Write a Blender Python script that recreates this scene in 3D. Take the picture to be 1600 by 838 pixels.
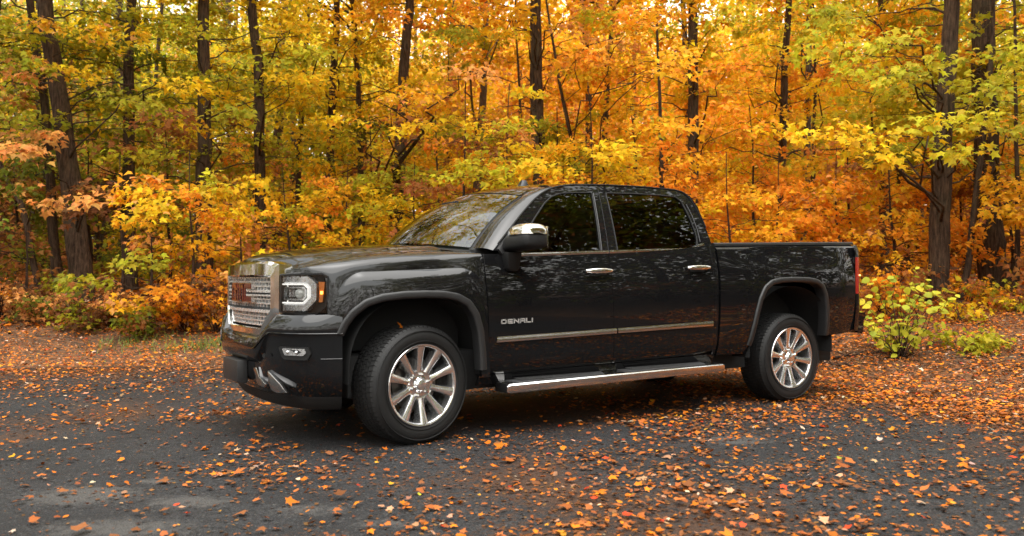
import bpy, bmesh, math, random
import numpy as np
from mathutils import Vector, Matrix

for _o in list(bpy.data.objects):
    bpy.data.objects.remove(_o)
scene = bpy.context.scene
COL = scene.collection
R = math.radians

# ------------------------------------------------------------------ camera
CAM = np.array([-2.49, -5.969, 1.083])
YAW, PITCH = R(32.478), R(0.8175)
FPX = 1317.5                       # focal length in pixels of the 1600 px wide picture
cam_data = bpy.data.cameras.new('camera')
cam_data.sensor_width = 36.0
cam_data.lens = 36.0 * FPX / 1600.0
cam_data.clip_end = 2000.0
cam_data.clip_start = 0.05
cam_data.dof.use_dof = True
cam_data.dof.focus_distance = 7.2
cam_data.dof.aperture_fstop = 2.5
cam = bpy.data.objects.new('camera', cam_data)
cam.location = CAM
cam.rotation_euler = (R(90) + PITCH, 0.0, -YAW)
COL.objects.link(cam)
scene.camera = cam

# ------------------------------------------------------------------ sky and sun (overcast)
SUN_EL, SUN_AZ = R(74), R(200)     # azimuth measured clockwise from +y
world = bpy.data.worlds.new('World')
scene.world = world
world.use_nodes = True
wn, wl = world.node_tree.nodes, world.node_tree.links
wn.clear()
sky = wn.new('ShaderNodeTexSky')
sky.sky_type = 'NISHITA'
sky.sun_disc = False
sky.sun_elevation = SUN_EL
sky.sun_rotation = SUN_AZ
sky.air_density = 5.0
sky.dust_density = 2.0
sky.ozone_density = 1.0
hs = wn.new('ShaderNodeHueSaturation')          # a cloud layer takes the blue out of the sky
hs.inputs['Saturation'].default_value = 0.10
hs.inputs['Value'].default_value = 1.0
bg = wn.new('ShaderNodeBackground')
bg.inputs['Strength'].default_value = 0.15
wo = wn.new('ShaderNodeOutputWorld')
wl.new(sky.outputs[0], hs.inputs['Color'])
wl.new(hs.outputs[0], bg.inputs['Color'])
wl.new(bg.outputs[0], wo.inputs['Surface'])

sun_data = bpy.data.lights.new('sun', 'SUN')
sun_data.energy = 0.9
sun_data.angle = R(70)
sun_data.color = (1.0, 0.95, 0.88)
sun = bpy.data.objects.new('sun', sun_data)
_d = Vector((math.sin(SUN_AZ) * math.cos(SUN_EL), math.cos(SUN_AZ) * math.cos(SUN_EL), math.sin(SUN_EL)))
sun.rotation_euler = _d.to_track_quat('Z', 'Y').to_euler()
sun.location = (0, 0, 30)
COL.objects.link(sun)

scene.view_settings.view_transform = 'Standard'
scene.view_settings.look = 'None'
scene.view_settings.exposure = 1.82
scene.view_settings.gamma = 1.0
scene.render.engine = 'CYCLES'
scene.cycles.max_bounces = 10
scene.cycles.diffuse_bounces = 6
scene.cycles.glossy_bounces = 4
scene.cycles.transmission_bounces = 8
scene.cycles.transparent_max_bounces = 8
scene.cycles.caustics_reflective = False
scene.cycles.caustics_refractive = False
scene.cycles.sample_clamp_indirect = 6.0
scene.cycles.use_denoising = True
try:
    scene.cycles.denoiser = 'OPENIMAGEDENOISE'
except Exception:
    pass

# ------------------------------------------------------------------ helpers
def _basis():
    cy, sy, cp, sp = math.cos(YAW), math.sin(YAW), math.cos(PITCH), math.sin(PITCH)
    fwd = np.array([sy * cp, cy * cp, sp])
    right = np.array([cy, -sy, 0.0])
    return right, np.cross(right, fwd), fwd
RIGHT, UP, FWD = _basis()

def at(px, py, depth):
    """world point that stands `depth` metres ahead, seen at pixel px, py of the photograph"""
    return CAM + depth * (FWD + RIGHT * (px - 800) / FPX - UP * (py - 419) / FPX)

def to_px(P):
    d = np.asarray(P, float) - CAM
    k = np.maximum(d @ FWD, 0.05)
    return 800 + FPX * (d @ RIGHT) / k, 419 - FPX * (d @ UP) / k, d @ FWD

def curve(xs, ys):
    """smooth monotone interpolation through knots"""
    xs, ys = np.asarray(xs, float), np.asarray(ys, float)
    h = np.diff(xs); dl = np.diff(ys) / h
    m = np.zeros_like(xs)
    m[0], m[-1] = dl[0], dl[-1]
    for i in range(1, len(xs) - 1):
        if dl[i - 1] * dl[i] > 0:
            w1, w2 = 2 * h[i] + h[i - 1], h[i] + 2 * h[i - 1]
            m[i] = (w1 + w2) / (w1 / dl[i - 1] + w2 / dl[i])
    def f(x):
        x = np.clip(np.asarray(x, float), xs[0], xs[-1])
        i = np.clip(np.searchsorted(xs, x) - 1, 0, len(xs) - 2)
        t = (x - xs[i]) / h[i]
        return ((1 + 2 * t) * (1 - t) ** 2 * ys[i] + t * (1 - t) ** 2 * h[i] * m[i]
                + t * t * (3 - 2 * t) * ys[i + 1] + t * t * (t - 1) * h[i] * m[i + 1])
    return f

def sstep(a, b, x):
    t = np.clip((np.asarray(x, float) - a) / (b - a), 0, 1)
    return t * t * (3 - 2 * t)

def resample(pts, n, smooth=False):
    pts = np.asarray(pts, float)
    s = np.concatenate([[0], np.cumsum(np.linalg.norm(np.diff(pts, axis=0), axis=1))])
    t = np.linspace(0, s[-1], n)
    if smooth:
        return np.stack([curve(s, pts[:, k])(t) for k in range(pts.shape[1])], 1)
    return np.stack([np.interp(t, s, pts[:, k]) for k in range(pts.shape[1])], 1)

WORLD_OF = {}
def link(o, parent=None):
    COL.objects.link(o)
    if parent is not None:
        o.parent = parent
        o.matrix_parent_inverse = WORLD_OF[parent].inverted()
    WORLD_OF[o] = Matrix.Identity(4)
    return o

def empty(name, loc):
    o = bpy.data.objects.new(name, None)
    o.empty_display_size = 0.2
    o.location = loc
    COL.objects.link(o)
    WORLD_OF[o] = Matrix.Translation(Vector(loc))
    return o

def tag(o, label=None, cat=None, group=None, kind=None):
    if label: o['label'] = label
    if cat: o['category'] = cat
    if group: o['group'] = group
    if kind: o['kind'] = kind
    return o

def mesh_data(name, verts, faces, mats, smooth=True, sharp=None):
    me = bpy.data.meshes.new(name)
    me.from_pydata([tuple(map(float, v)) for v in verts], [], [tuple(map(int, f)) for f in faces])
    for m in (mats if isinstance(mats, (list, tuple)) else [mats]):
        me.materials.append(m)
    me.update()
    if smooth:
        me.polygons.foreach_set('use_smooth', [True] * len(me.polygons))
        if sharp:
            me.set_sharp_from_angle(angle=R(sharp))
    return me

def mesh(name, verts, faces, mat, parent=None, smooth=True, sharp=35):
    return link(bpy.data.objects.new(name, mesh_data(name, verts, faces, mat, smooth, sharp)), parent)

class MB:
    """collects shapes into ONE mesh object"""
    def __init__(s): s.v, s.f = [], []
    def add(s, verts, faces):
        b = len(s.v); s.v += [tuple(map(float, p)) for p in verts]; s.f += [tuple(int(i) + b for i in f) for f in faces]
        return s
    def grid(s, rows, closed=False, flip=False):
        n, m = len(rows), len(rows[0]); fs = []
        for i in range(n - 1):
            for j in range(m if closed else m - 1):
                k = (j + 1) % m
                q = (i * m + j, i * m + k, (i + 1) * m + k, (i + 1) * m + j)
                fs.append(q[::-1] if flip else q)
        return s.add([p for r in rows for p in r], fs)
    def tube(s, path, rad, sides=8, cap=True):
        path = np.asarray(path, float); n = len(path)
        rad = np.full(n, rad, float) if np.isscalar(rad) else np.asarray(rad, float)
        tn = np.gradient(path, axis=0); tn /= np.linalg.norm(tn, axis=1)[:, None] + 1e-9
        ref = np.array([0, 0, 1.0]) if abs(tn[0][2]) < .8 else np.array([1.0, 0, 0])
        rows = []
        for i in range(n):
            a = np.cross(tn[i], ref); a /= np.linalg.norm(a) + 1e-9; b = np.cross(tn[i], a)
            ref = np.cross(a, tn[i])
            ang = np.linspace(0, 2 * np.pi, sides, endpoint=False)
            rows.append(path[i] + rad[i] * (np.cos(ang)[:, None] * a + np.sin(ang)[:, None] * b))
        base = len(s.v); s.grid(rows, closed=True, flip=True)
        if cap:
            s.f.append(tuple(base + j for j in range(sides)))
            s.f.append(tuple(base + (n - 1) * sides + j for j in range(sides))[::-1])
        return s
    def box(s, c, size, rot=None):
        c = np.asarray(c, float); h = np.asarray(size, float) / 2
        P = np.array([[x, y, z] for x in (-1, 1) for y in (-1, 1) for z in (-1, 1)]) * h
        if rot is not None: P = P @ np.array(rot).T
        return s.add(P + c, [(0, 1, 3, 2), (4, 6, 7, 5), (0, 4, 5, 1), (2, 3, 7, 6), (0, 2, 6, 4), (1, 5, 7, 3)])
    def prism(s, bottom, top):
        n = len(bottom)
        return s.add(list(bottom) + list(top), [tuple(range(n))[::-1], tuple(range(n, 2 * n))] + [(i, (i + 1) % n, n + (i + 1) % n, n + i) for i in range(n)])
    def build(s, name, mat, parent=None, smooth=True, sharp=35, bevel=0, seg=2):
        me = mesh_data(name, s.v, s.f, mat, False)
        bm = bmesh.new(); bm.from_mesh(me)
        bmesh.ops.recalc_face_normals(bm, faces=bm.faces)
        if bevel:
            es = [e for e in bm.edges if len(e.link_faces) == 2 and e.calc_face_angle(0) > R(30)]
            bmesh.ops.bevel(bm, geom=es, offset=bevel, segments=seg, affect='EDGES', clamp_overlap=True, profile=.6)
        bm.to_mesh(me); bm.free()
        if smooth:
            me.polygons.foreach_set('use_smooth', [True] * len(me.polygons)); me.set_sharp_from_angle(angle=R(sharp))
        return link(bpy.data.objects.new(name, me), parent)

def mirrored(o, parent):
    """the same part on the other side of the truck"""
    me = o.data.copy()
    co = np.zeros(len(me.vertices) * 3); me.vertices.foreach_get('co', co)
    co[1::3] *= -1; me.vertices.foreach_set('co', co)
    me.flip_normals()
    n = bpy.data.objects.new(o.name.split('.')[0], me)
    link(n, parent)
    for k in ('label',):
        pass
    return n

# ------------------------------------------------------------------ materials
def new_mat(name):
    m = bpy.data.materials.new(name); m.use_nodes = True
    nt = m.node_tree
    return m, nt, nt.nodes['Principled BSDF']

def simple(name, base, rough=.5, metal=0.0, coat=0.0, spec=.5, noise=0.0, nscale=40.0, bump=0.0, bscale=200.0, rough_var=0.0):
    m, nt, b = new_mat(name)
    b.inputs['Base Color'].default_value = (*base, 1)
    b.inputs['Roughness'].default_value = rough
    b.inputs['Metallic'].default_value = metal
    b.inputs['Coat Weight'].default_value = coat
    b.inputs['Coat Roughness'].default_value = 0.02
    b.inputs['Specular IOR Level'].default_value = spec
    tc = nt.nodes.new('ShaderNodeTexCoord')
    if noise or rough_var:
        n = nt.nodes.new('ShaderNodeTexNoise'); n.inputs['Scale'].default_value = nscale; n.inputs['Detail'].default_value = 6
        nt.links.new(tc.outputs['Object'], n.inputs['Vector'])
        if noise:
            mx = nt.nodes.new('ShaderNodeMix'); mx.data_type = 'RGBA'
            mx.inputs[6].default_value = (*[c * (1 - noise) for c in base], 1)
            mx.inputs[7].default_value = (*[min(1, c * (1 + noise)) for c in base], 1)
            nt.links.new(n.outputs[0], mx.inputs[0]); nt.links.new(mx.outputs[2], b.inputs['Base Color'])
        if rough_var:
            mr = nt.nodes.new('ShaderNodeMapRange')
            mr.inputs[1].default_value = .35; mr.inputs[2].default_value = .7
            mr.inputs[3].default_value = max(0, rough - rough_var); mr.inputs[4].default_value = rough + rough_var
            nt.links.new(n.outputs[0], mr.inputs[0]); nt.links.new(mr.outputs[0], b.inputs['Roughness'])
    if bump:
        n2 = nt.nodes.new('ShaderNodeTexNoise'); n2.inputs['Scale'].default_value = bscale; n2.inputs['Detail'].default_value = 5
        nt.links.new(tc.outputs['Object'], n2.inputs['Vector'])
        bp = nt.nodes.new('ShaderNodeBump'); bp.inputs['Strength'].default_value = bump; bp.inputs['Distance'].default_value = .01
        nt.links.new(n2.outputs[0], bp.inputs['Height']); nt.links.new(bp.outputs[0], b.inputs['Normal'])
    return m

def glass(name, tint, ior=1.5, rough=0.0):
    """thin pane: tinted straight-through light plus a fresnel reflection"""
    m = bpy.data.materials.new(name); m.use_nodes = True
    nt = m.node_tree; nt.nodes.clear()
    tr = nt.nodes.new('ShaderNodeBsdfTransparent'); tr.inputs[0].default_value = (*tint, 1)
    gl = nt.nodes.new('ShaderNodeBsdfGlossy'); gl.inputs['Roughness'].default_value = rough
    gl.inputs[0].default_value = (1, 1, 1, 1)
    fr = nt.nodes.new('ShaderNodeFresnel'); fr.inputs[0].default_value = ior
    ns = nt.nodes.new('ShaderNodeTexNoise'); ns.inputs['Scale'].default_value = 1.3
    tc = nt.nodes.new('ShaderNodeTexCoord'); nt.links.new(tc.outputs['Object'], ns.inputs[0])
    bp = nt.nodes.new('ShaderNodeBump'); bp.inputs['Strength'].default_value = .05; bp.inputs['Distance'].default_value = .02
    nt.links.new(ns.outputs[0], bp.inputs['Height'])
    nt.links.new(bp.outputs[0], gl.inputs['Normal'])
    mx = nt.nodes.new('ShaderNodeMixShader'); out = nt.nodes.new('ShaderNodeOutputMaterial')
    nt.links.new(fr.outputs[0], mx.inputs[0]); nt.links.new(tr.outputs[0], mx.inputs[1]); nt.links.new(gl.outputs[0], mx.inputs[2])
    nt.links.new(mx.outputs[0], out.inputs[0])
    return m

def glow(name, col, strength):
    m, nt, b = new_mat(name)
    b.inputs['Base Color'].default_value = (*col, 1)
    b.inputs['Roughness'].default_value = .3
    b.inputs['Emission Color'].default_value = (*col, 1)
    b.inputs['Emission Strength'].default_value = strength
    return m
# ================================================================== the pickup truck
PAINT = simple('black paint', (.006, .006, .0065), rough=.4, coat=1.0, spec=.0)
PAINT.node_tree.nodes['Principled BSDF'].inputs['Coat IOR'].default_value = 1.48
CHROME = simple('chrome', (.78, .77, .75), rough=.08, metal=1.0, rough_var=.03, nscale=30)
SATIN = simple('satin aluminium', (.74, .73, .72), rough=.16, metal=1.0, rough_var=.06, nscale=30)
PLASTIC = simple('black plastic', (.007, .007, .007), rough=.55, spec=.3, bump=.15, bscale=500)
GREYTRIM = simple('dark grey trim', (.013, .013, .0135), rough=.45, noise=.15, bump=.08, bscale=400)
RUBBER = simple('tyre rubber', (.009, .009, .009), rough=.62, spec=.35, noise=.4, nscale=12, bump=.1, bscale=300)
DARK = simple('unlit recess', (.008, .008, .008), rough=.9, noise=.3)
LEATHER = simple('tan interior', (.10, .085, .07), rough=.6, noise=.2, bump=.1, bscale=200)
GRILLE = simple('grille silver', (.80, .80, .79), rough=.28, metal=.72, rough_var=.08, nscale=60)
WHEELMAT = simple('bright wheel metal', (.78, .78, .78), rough=.15, metal=.93, rough_var=.06, nscale=40)
BEZEL = simple('dark chrome', (.42, .42, .42), rough=.14, metal=1.0, rough_var=.04, nscale=30)
REDLET = simple('red enamel', (.085, .014, .013), rough=.15, coat=1.0, noise=.1)
LENSRED = simple('red lens', (.34, .018, .014), rough=.12, coat=1.0, noise=.25, nscale=60)
CLEAR = glass('clear lens', (.96, .97, .97))
WSGLASS = glass('windscreen glass', (.66, .78, .60), 1.9)
TINT = glass('tinted glass', (.055, .062, .058), 1.6)
TINT_LIGHT = glass('lightly tinted glass', (.24, .29, .23), 1.6)
SILVER = simple('silver reflector', (.60, .61, .62), rough=.25, metal=.85, rough_var=.1, nscale=40)
LED = glow('daytime running light', (1.0, .97, .92), .22)
BADGE = simple('badge silver', (.62, .61, .60), rough=.35, metal=.6, noise=.1)
AMBER = simple('amber lens', (.85, .22, .015), rough=.25, coat=.6, noise=.1)
AMBERLIT = glow('lit amber lamp', (1.0, .45, .05), 2.0)
REDLIT = glow('lit red lamp', (1.0, .12, .05), 5.0)
PADMAT = simple('step pad rubber', (.03, .03, .031), rough=.6, bump=.3, bscale=150)
DISC = simple('brake steel', (.16, .15, .14), rough=.4, metal=1.0, noise=.2)

truck = empty('pickup_truck', (1.85, 0, 0))
tag(truck, 'black crew cab pickup truck with chrome grille and chrome wheels parked on leafy asphalt', 'pickup truck')
RK = .022

# ---- plan curve of the front end (x, y) from the middle to the front axle, near side
_px = np.array([[-.905, 0], [-.900, -.2], [-.884, -.4], [-.844, -.6], [-.798, -.72], [-.728, -.825], [-.615, -.905], [-.45, -.957], [-.2, -.988], [0, -.997]])
_s = np.concatenate([[0], np.cumsum(np.linalg.norm(np.diff(_px, axis=0), axis=1))])
_fx, _fy = curve(_s, _px[:, 0]), curve(_s, _px[:, 1])
S_MAX = _s[-1]
def plan(s):
    e = 1e-3
    s = np.asarray(s, float); a = np.abs(s); sg = np.where(s < 0, -1.0, 1.0)
    x, y = _fx(a), _fy(a)
    tx, ty = (_fx(np.minimum(a + e, S_MAX)) - _fx(np.maximum(a - e, 0))), (_fy(np.minimum(a + e, S_MAX)) - _fy(np.maximum(a - e, 0)))
    l = np.hypot(tx, ty) + 1e-12
    nx, ny = ty / l, -tx / l
    return x, y * sg, nx, ny * sg
def wrap(s, z, off=0.0):
    """a point on the nose of the truck: s runs from the middle (0) round the near corner, off is outwards"""
    x, y, nx, ny = plan(s)
    return np.stack(np.broadcast_arrays(x + nx * off, y + ny * off, np.asarray(z, float)), -1)
def s_of_y(y): return float(np.interp(abs(y), -_fy(np.linspace(0, S_MAX, 400)), np.linspace(0, S_MAX, 400)))
def s_of_x(x): return float(np.interp(x, _fx(np.linspace(0, S_MAX, 400)), np.linspace(0, S_MAX, 400)))
def width_at(x): return np.interp(x, _fx(np.linspace(0, S_MAX, 400)), -_fy(np.linspace(0, S_MAX, 400)))

def wrap_poly(mb, poly, o0, o1, step=.02):
    """extruded outline on the nose surface; poly is a list of (s, z)"""
    q = []
    for a, b in zip(poly, poly[1:] + poly[:1]):
        n = max(1, int(abs(b[0] - a[0]) / step))
        for k in range(n): q.append((a[0] + (b[0] - a[0]) * k / n, a[1] + (b[1] - a[1]) * k / n))
    q = np.array(q)
    o0 = np.broadcast_to(o0, len(q)); o1 = np.broadcast_to(o1, len(q))
    mb.prism([wrap(s, z, o) for (s, z), o in zip(q, o0)], [wrap(s, z, o) for (s, z), o in zip(q, o1)])
    return mb

def wrap_band(mb, path, w, o0, o1, n=60, closed=False):
    """a strip of width w following a path on the nose surface"""
    p = resample(path, n)
    t = np.gradient(p, axis=0); t /= np.linalg.norm(t, axis=1)[:, None] + 1e-9
    nn = np.stack([-t[:, 1], t[:, 0]], 1)
    rows = []
    for a, o in ((-.5, o0), (-.5, (o0 + o1 * 2) / 3), (-.35, o1), (.35, o1), (.5, (o0 + o1 * 2) / 3), (.5, o0)):
        q = p + nn * w * a
        rows.append(wrap(q[:, 0], q[:, 1], o))
    rows = [list(r) for r in zip(*rows)]
    return mb.grid(rows)

# ---- side surfaces
def _door(z):
    z = np.asarray(z, float)
    return np.where(z > .95, 1.0 - .34 * (z - .95) ** 2, 1.0 - .13 * (.95 - z) ** 2 - 1.1 * np.maximum(0, .56 - z) ** 2)
def bed_bulge(x, z):
    return .016 * np.exp(-((x - 3.62) / .72) ** 4) * sstep(1.32, 1.16, z) * sstep(.45, .75, z)
def side(x, z):
    z0 = z - RK * (x - 1.3)
    return -(_door(z0) + bed_bulge(x, z) * (np.asarray(x) > 2.69) - .045 * sstep(4.25, 4.72, x))
ztop = curve([-.80, -.70, -.62, -.5, -.35, -.2, 0, .2, .5, .6], [1.150, 1.172, 1.192, 1.217, 1.243, 1.258, 1.273, 1.281, 1.286, 1.287])
_fb = curve([0, .004, .012, .03, .052, .078, .10, .15, .25, .6, .9], [.80, .835, .868, .905, .926, .937, .941, .943, .945, .95, .94])
_fc = curve([0, .004, .012, .03, .06, .10, .15, .22, .32, .45, .62, .9], [.80, .835, .868, .902, .932, .957, .975, .990, 1.0, 1.002, .995, .96])
_fd = curve([0, .004, .012, .022, .04, .08], [.80, .85, .91, .945, .962, .975])
def ledge(x):
    """upper border of the squared bulge over the wheel, rounded at both ends"""
    z = 1.152 + .045 * x
    return z - .075 * (np.maximum(0, x - .27) / .15) ** 2.2 - .07 * (np.maximum(0, -.40 - x) / .13) ** 2.2
def fender(x, z):
    x, z = np.broadcast_arrays(np.asarray(x, float), np.asarray(z, float))
    dz = np.maximum(ztop(x) - z, 0)
    w = width_at(x)
    kf = sstep(-.45, -.62, x)
    kr = sstep(.10, .45, x)
    dd = np.where(dz < .08, _fd(dz), np.maximum(_door(z - RK * (x - 1.3)), .975 * (1 - sstep(.08, .12, dz))))
    base = (_fb(dz) * (1 - kf) + _fc(dz) * kf) * (1 - kr) + dd * kr
    sl = (ledge(x + .005) - ledge(x - .005)) / .01
    d = (ledge(x) - z) / np.sqrt(1 + sl * sl)
    bul = np.where(d > 0, 1 - np.exp(-np.maximum(d, 0) / .052), 0)
    y = base + np.maximum(0, 1.012 - base) * bul
    top = np.minimum(.80, w - .03)
    # squeeze the section between the hood edge and the plan outline
    return -(top + (y - .80) / .20 * np.maximum(w - top, .01))

def ruled(name, lower, upper, nu, nv, yfun, mat, parent, vpow=None, lip=.012, side_sign=1, gap=.0):
    """body panel between two x-z polylines; its edges roll inwards so that the shut lines read"""
    lo, up = resample(lower, nu), resample(upper, nu)
    vs = np.linspace(0, 1, nv) if vpow is None else vpow(np.linspace(0, 1, nv))
    rows = []
    for v in vs:
        p = lo + (up - lo) * v
        rows.append(np.stack([p[:, 0], yfun(p[:, 0], p[:, 1]), p[:, 1]], 1))
    A = np.array(rows)
    # inward lips on all four sides
    def inset(r, d): q = r.copy(); q[:, 1] += d; return q
    A = np.concatenate([[inset(A[0], lip * 2)], [inset(A[0], lip * .25)], A, [inset(A[-1], lip * .25)], [inset(A[-1], lip * 2)]])
    A[1, :, 2] -= .002; A[0, :, 2] -= .002
    L, Rr = A[:, :1].copy(), A[:, -1:].copy()
    L2, R2 = L.copy(), Rr.copy()
    L[:, :, 1] += lip * .25; L[:, :, 0] -= .002; L2[:, :, 1] += lip * 2; L2[:, :, 0] -= .002
    Rr[:, :, 1] += lip * .25; Rr[:, :, 0] += .002; R2[:, :, 1] += lip * 2; R2[:, :, 0] += .002
    A = np.concatenate([L2, L, A, Rr, R2], 1)
    mb = MB(); mb.grid([list(r) for r in A])
    o = mesh(name, mb.v, mb.f, mat, parent, sharp=50)
    return o

def both(o, parent=truck):
    return o, mirrored(o, parent)

# ---- fender
ARCH_F = [(-.548, .735), (-.520, .80), (-.470, .868), (-.395, .925), (-.29, .957), (-.15, .972), (0, .976), (.14, .972), (.235, .955), (.315, .915), (.368, .84), (.402, .73), (.418, .58), (.425, .42)]
fl = [(-.76, 1.128), (-.635, 1.122), (-.630, .868), (-.585, .862)] + ARCH_F[1:] + [(.492, .42)]
fl_d = resample(np.array(fl), 170)
up_t = np.linspace(-.76, .452, 170)
# columns: top points follow the lower ones but never cross
lowx = np.clip(fl_d[:, 0], -.76, .452)
uu = np.maximum.accumulate(.6 * lowx + .4 * up_t); uu = -.76 + (uu - uu[0]) / (uu[-1] - uu[0]) * (.452 + .76)
def fender_panel():
    lo = fl_d; up = np.stack([uu, ztop(uu)], 1)
    vs = np.concatenate([np.linspace(0, .3, 16, endpoint=False), np.linspace(.3, .93, 64, endpoint=False), np.linspace(.93, 1, 18)])
    rows = []
    for v in vs:
        p = lo + (up - lo) * v
        rows.append(np.stack([p[:, 0], fender(p[:, 0], p[:, 1]), p[:, 1]], 1))
    A = np.array(rows)
    b = A[:1].copy(); b[:, :, 1] += .03
    t = A[-1:].copy(); t[:, :, 2] -= .03; t[:, :, 1] += .002
    A = np.concatenate([b, A, t]); r = A[:, -1:].copy(); r[:, :, 1] += .025; r[:, :, 0] += .001
    A = np.concatenate([A, r], 1)
    mb = MB(); mb.grid([list(q) for q in A])
    return mesh('front_fender', mb.v, mb.f, PAINT, truck, sharp=50)
fen = fender_panel(); fen2 = mirrored(fen, truck)

def arch_trim(path, yfun, name, parent_o, parent_m, w=.05, out=.011):
    p = resample(np.array(path), 90)
    t = np.gradient(p, axis=0); t /= np.linalg.norm(t, axis=1)[:, None]
    n = np.stack([-t[:, 1], t[:, 0]], 1)             # away from the wheel
    rows = []
    for a, o in ((-.012, -.08), (-.012, .0), (-.008, out * .8), (.004, out), (w * .6, out), (w * .9, out * .75), (w, .002), (w, -.01)):
        q = p + n * a
        rows.append(np.stack([q[:, 0], yfun(p[:, 0], p[:, 1] + .0) * 1.0 - o, q[:, 1]], 1))
    mb = MB(); mb.grid([list(r) for r in rows])
    o = mesh(name, mb.v, mb.f, GREYTRIM, parent_o, sharp=60)
    mirrored(o, parent_m)
arch_trim(ARCH_F[:-1] + [(.424, .47)], lambda x, z: np.minimum(fender(x, np.minimum(z + .04, .99)), -.90 - .08 * sstep(-.55, -.3, x)), 'wheel_arch_trim', fen, fen2, w=.040)

# ---- doors
GAP = .006
def lowz(x): return .43 + RK * (x - .5)
belt = lambda x: 1.262 + .045 * (np.asarray(x) - .74)
fd = ruled('front_door', [(.505, .43), (1.612 - GAP, lowz(1.6))], [(.462, 1.262), (1.565 - GAP, 1.296)], 60, 70, side, PAINT, truck)
rd = ruled('rear_door', [(1.612, lowz(1.6)), (2.20, lowz(2.2)), (2.45, lowz(2.45) + .0), (2.665, .50)], [(1.565, 1.296), (2.25, 1.328), (2.46, 1.352), (2.640, 1.37)], 60, 70, side, PAINT, truck)
fd2, rd2 = mirrored(fd, truck), mirrored(rd, truck)
cab_c = ruled('cab_corner', [(2.671, .47), (2.70, .47)], [(2.646, 1.37), (2.70, 1.37)], 6, 50, side, PAINT, truck)
mirrored(cab_c, truck)
rock = ruled('rocker_panel', [(.44, .355), (2.70, .39)], [(.44, .424), (2.70, .468)], 60, 14, side, PAINT, truck); mirrored(rock, truck)

# ---- bed sides
ARCH_R = [(3.085, .44), (3.10, .52), (3.130, .66), (3.165, .80), (3.205, .92), (3.26, 1.005), (3.34, 1.052), (3.46, 1.071), (3.64, 1.076), (3.82, 1.073), (3.93, 1.058), (4.00, 1.02), (4.045, .94), (4.07, .82), (4.085, .66), (4.09, .575)]
bl = [(2.725, .455)] + [(3.03, .455)] + ARCH_R + [(4.13, .575), (4.62, .60)]
bl_d = resample(np.array(bl), 170)
ub = np.maximum.accumulate(np.clip(bl_d[:, 0], 2.725, 4.62)); ub = .75 * ub + .25 * np.linspace(2.725, 4.62, 170)
railz = lambda x: 1.365 + .0285 * (np.asarray(x) - 2.7)
def bed_panel():
    lo, up = bl_d, np.stack([ub, railz(ub)], 1)
    rows = []
    for v in np.linspace(0, 1, 80):
        p = lo + (up - lo) * v
        y = side(p[:, 0], p[:, 1]) + .035 * sstep(.975, 1.0, v)
        rows.append(np.stack([p[:, 0], y, p[:, 1]], 1))
    A = np.array(rows)
    b = A[:1].copy(); b[:, :, 1] += .03
    t = A[-1:].copy(); t[:, :, 1] += .08; t[:, :, 2] += .004
    A = np.concatenate([b, A, t]); l = A[:, :1].copy(); l[:, :, 1] += .05
    A = np.concatenate([l, A], 1)
    mb = MB(); mb.grid([list(q) for q in A])
    return mesh('bed_side', mb.v, mb.f, PAINT, truck, sharp=50)
bed = bed_panel(); bed2 = mirrored(bed, truck)
arch_trim(ARCH_R[1:], lambda x, z: side(x, z), 'wheel_arch_trim', bed, bed2, w=.036, out=.016)

# ---- hood
zc = curve([-.93, -.88, -.82, -.72, -.6, -.4, -.26, 0, .15, .3, .5], [1.208, 1.236, 1.258, 1.281, 1.299, 1.319, 1.330, 1.346, 1.354, 1.359, 1.362])
_hs = curve([0, .25, .45, .53, .58, .63, .68, .76, .80], [0, .12, .32, .42, .62, .86, .93, .97, 1.0])
def hood_z(x, y):
    ye = np.minimum(.80, width_at(x) - .03)
    return zc(x) - (zc(x) - ztop(np.clip(x, -.8, .6))) * _hs(np.abs(y) / ye * .80)
def hood_panel():
    rows = []
    for v in np.linspace(-1, 1, 141):
        xf = float(plan(s_of_y(abs(v) * .76))[0]) + .028
        xb = .205 + .20 * abs(v) ** 2
        xs = xf + (xb - xf) * np.linspace(0, 1, 70) ** 1.3
        ye = np.minimum(.796, width_at(xs) - .034)
        ys = v * ye
        z = hood_z(xs, ys)
        r = np.stack([xs, ys, z], 1)
        a = r[0].copy(); a[0] -= .010; a[2] -= .012
        b = a.copy(); b[0] -= .002; b[2] -= .05
        e = r[-1].copy(); e[2] -= .02; e[0] += .004
        rows.append([b, a] + list(r) + [e])
    mb = MB(); mb.grid(rows)
    return mesh('hood', mb.v, mb.f, PAINT, truck, sharp=60)
hood = hood_panel()
# the cowl behind the hood with wipers
cw = MB()
cw.grid([[(.20 + .20 * v * v, v * .80, 1.335 - .055 * v * v) for v in np.linspace(-1, 1, 31)], [(.42 + .17 * v * v, v * .86, 1.350 - .05 * v * v) for v in np.linspace(-1, 1, 31)]])
cowl = cw.build('cowl', PLASTIC, truck)
for y0, y1 in ((-.62, -.02), (.05, .60)):
    t = np.linspace(0, 1, 14)
    ys = y0 + (y1 - y0) * t
    MB().tube(np.stack([.30 + .20 * (ys / .8) ** 2 + .05 * t, ys, 1.372 - .055 * (ys / .8) ** 2 + .028 * t], 1), .009, 6).build('wiper', PLASTIC, cowl)

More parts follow.
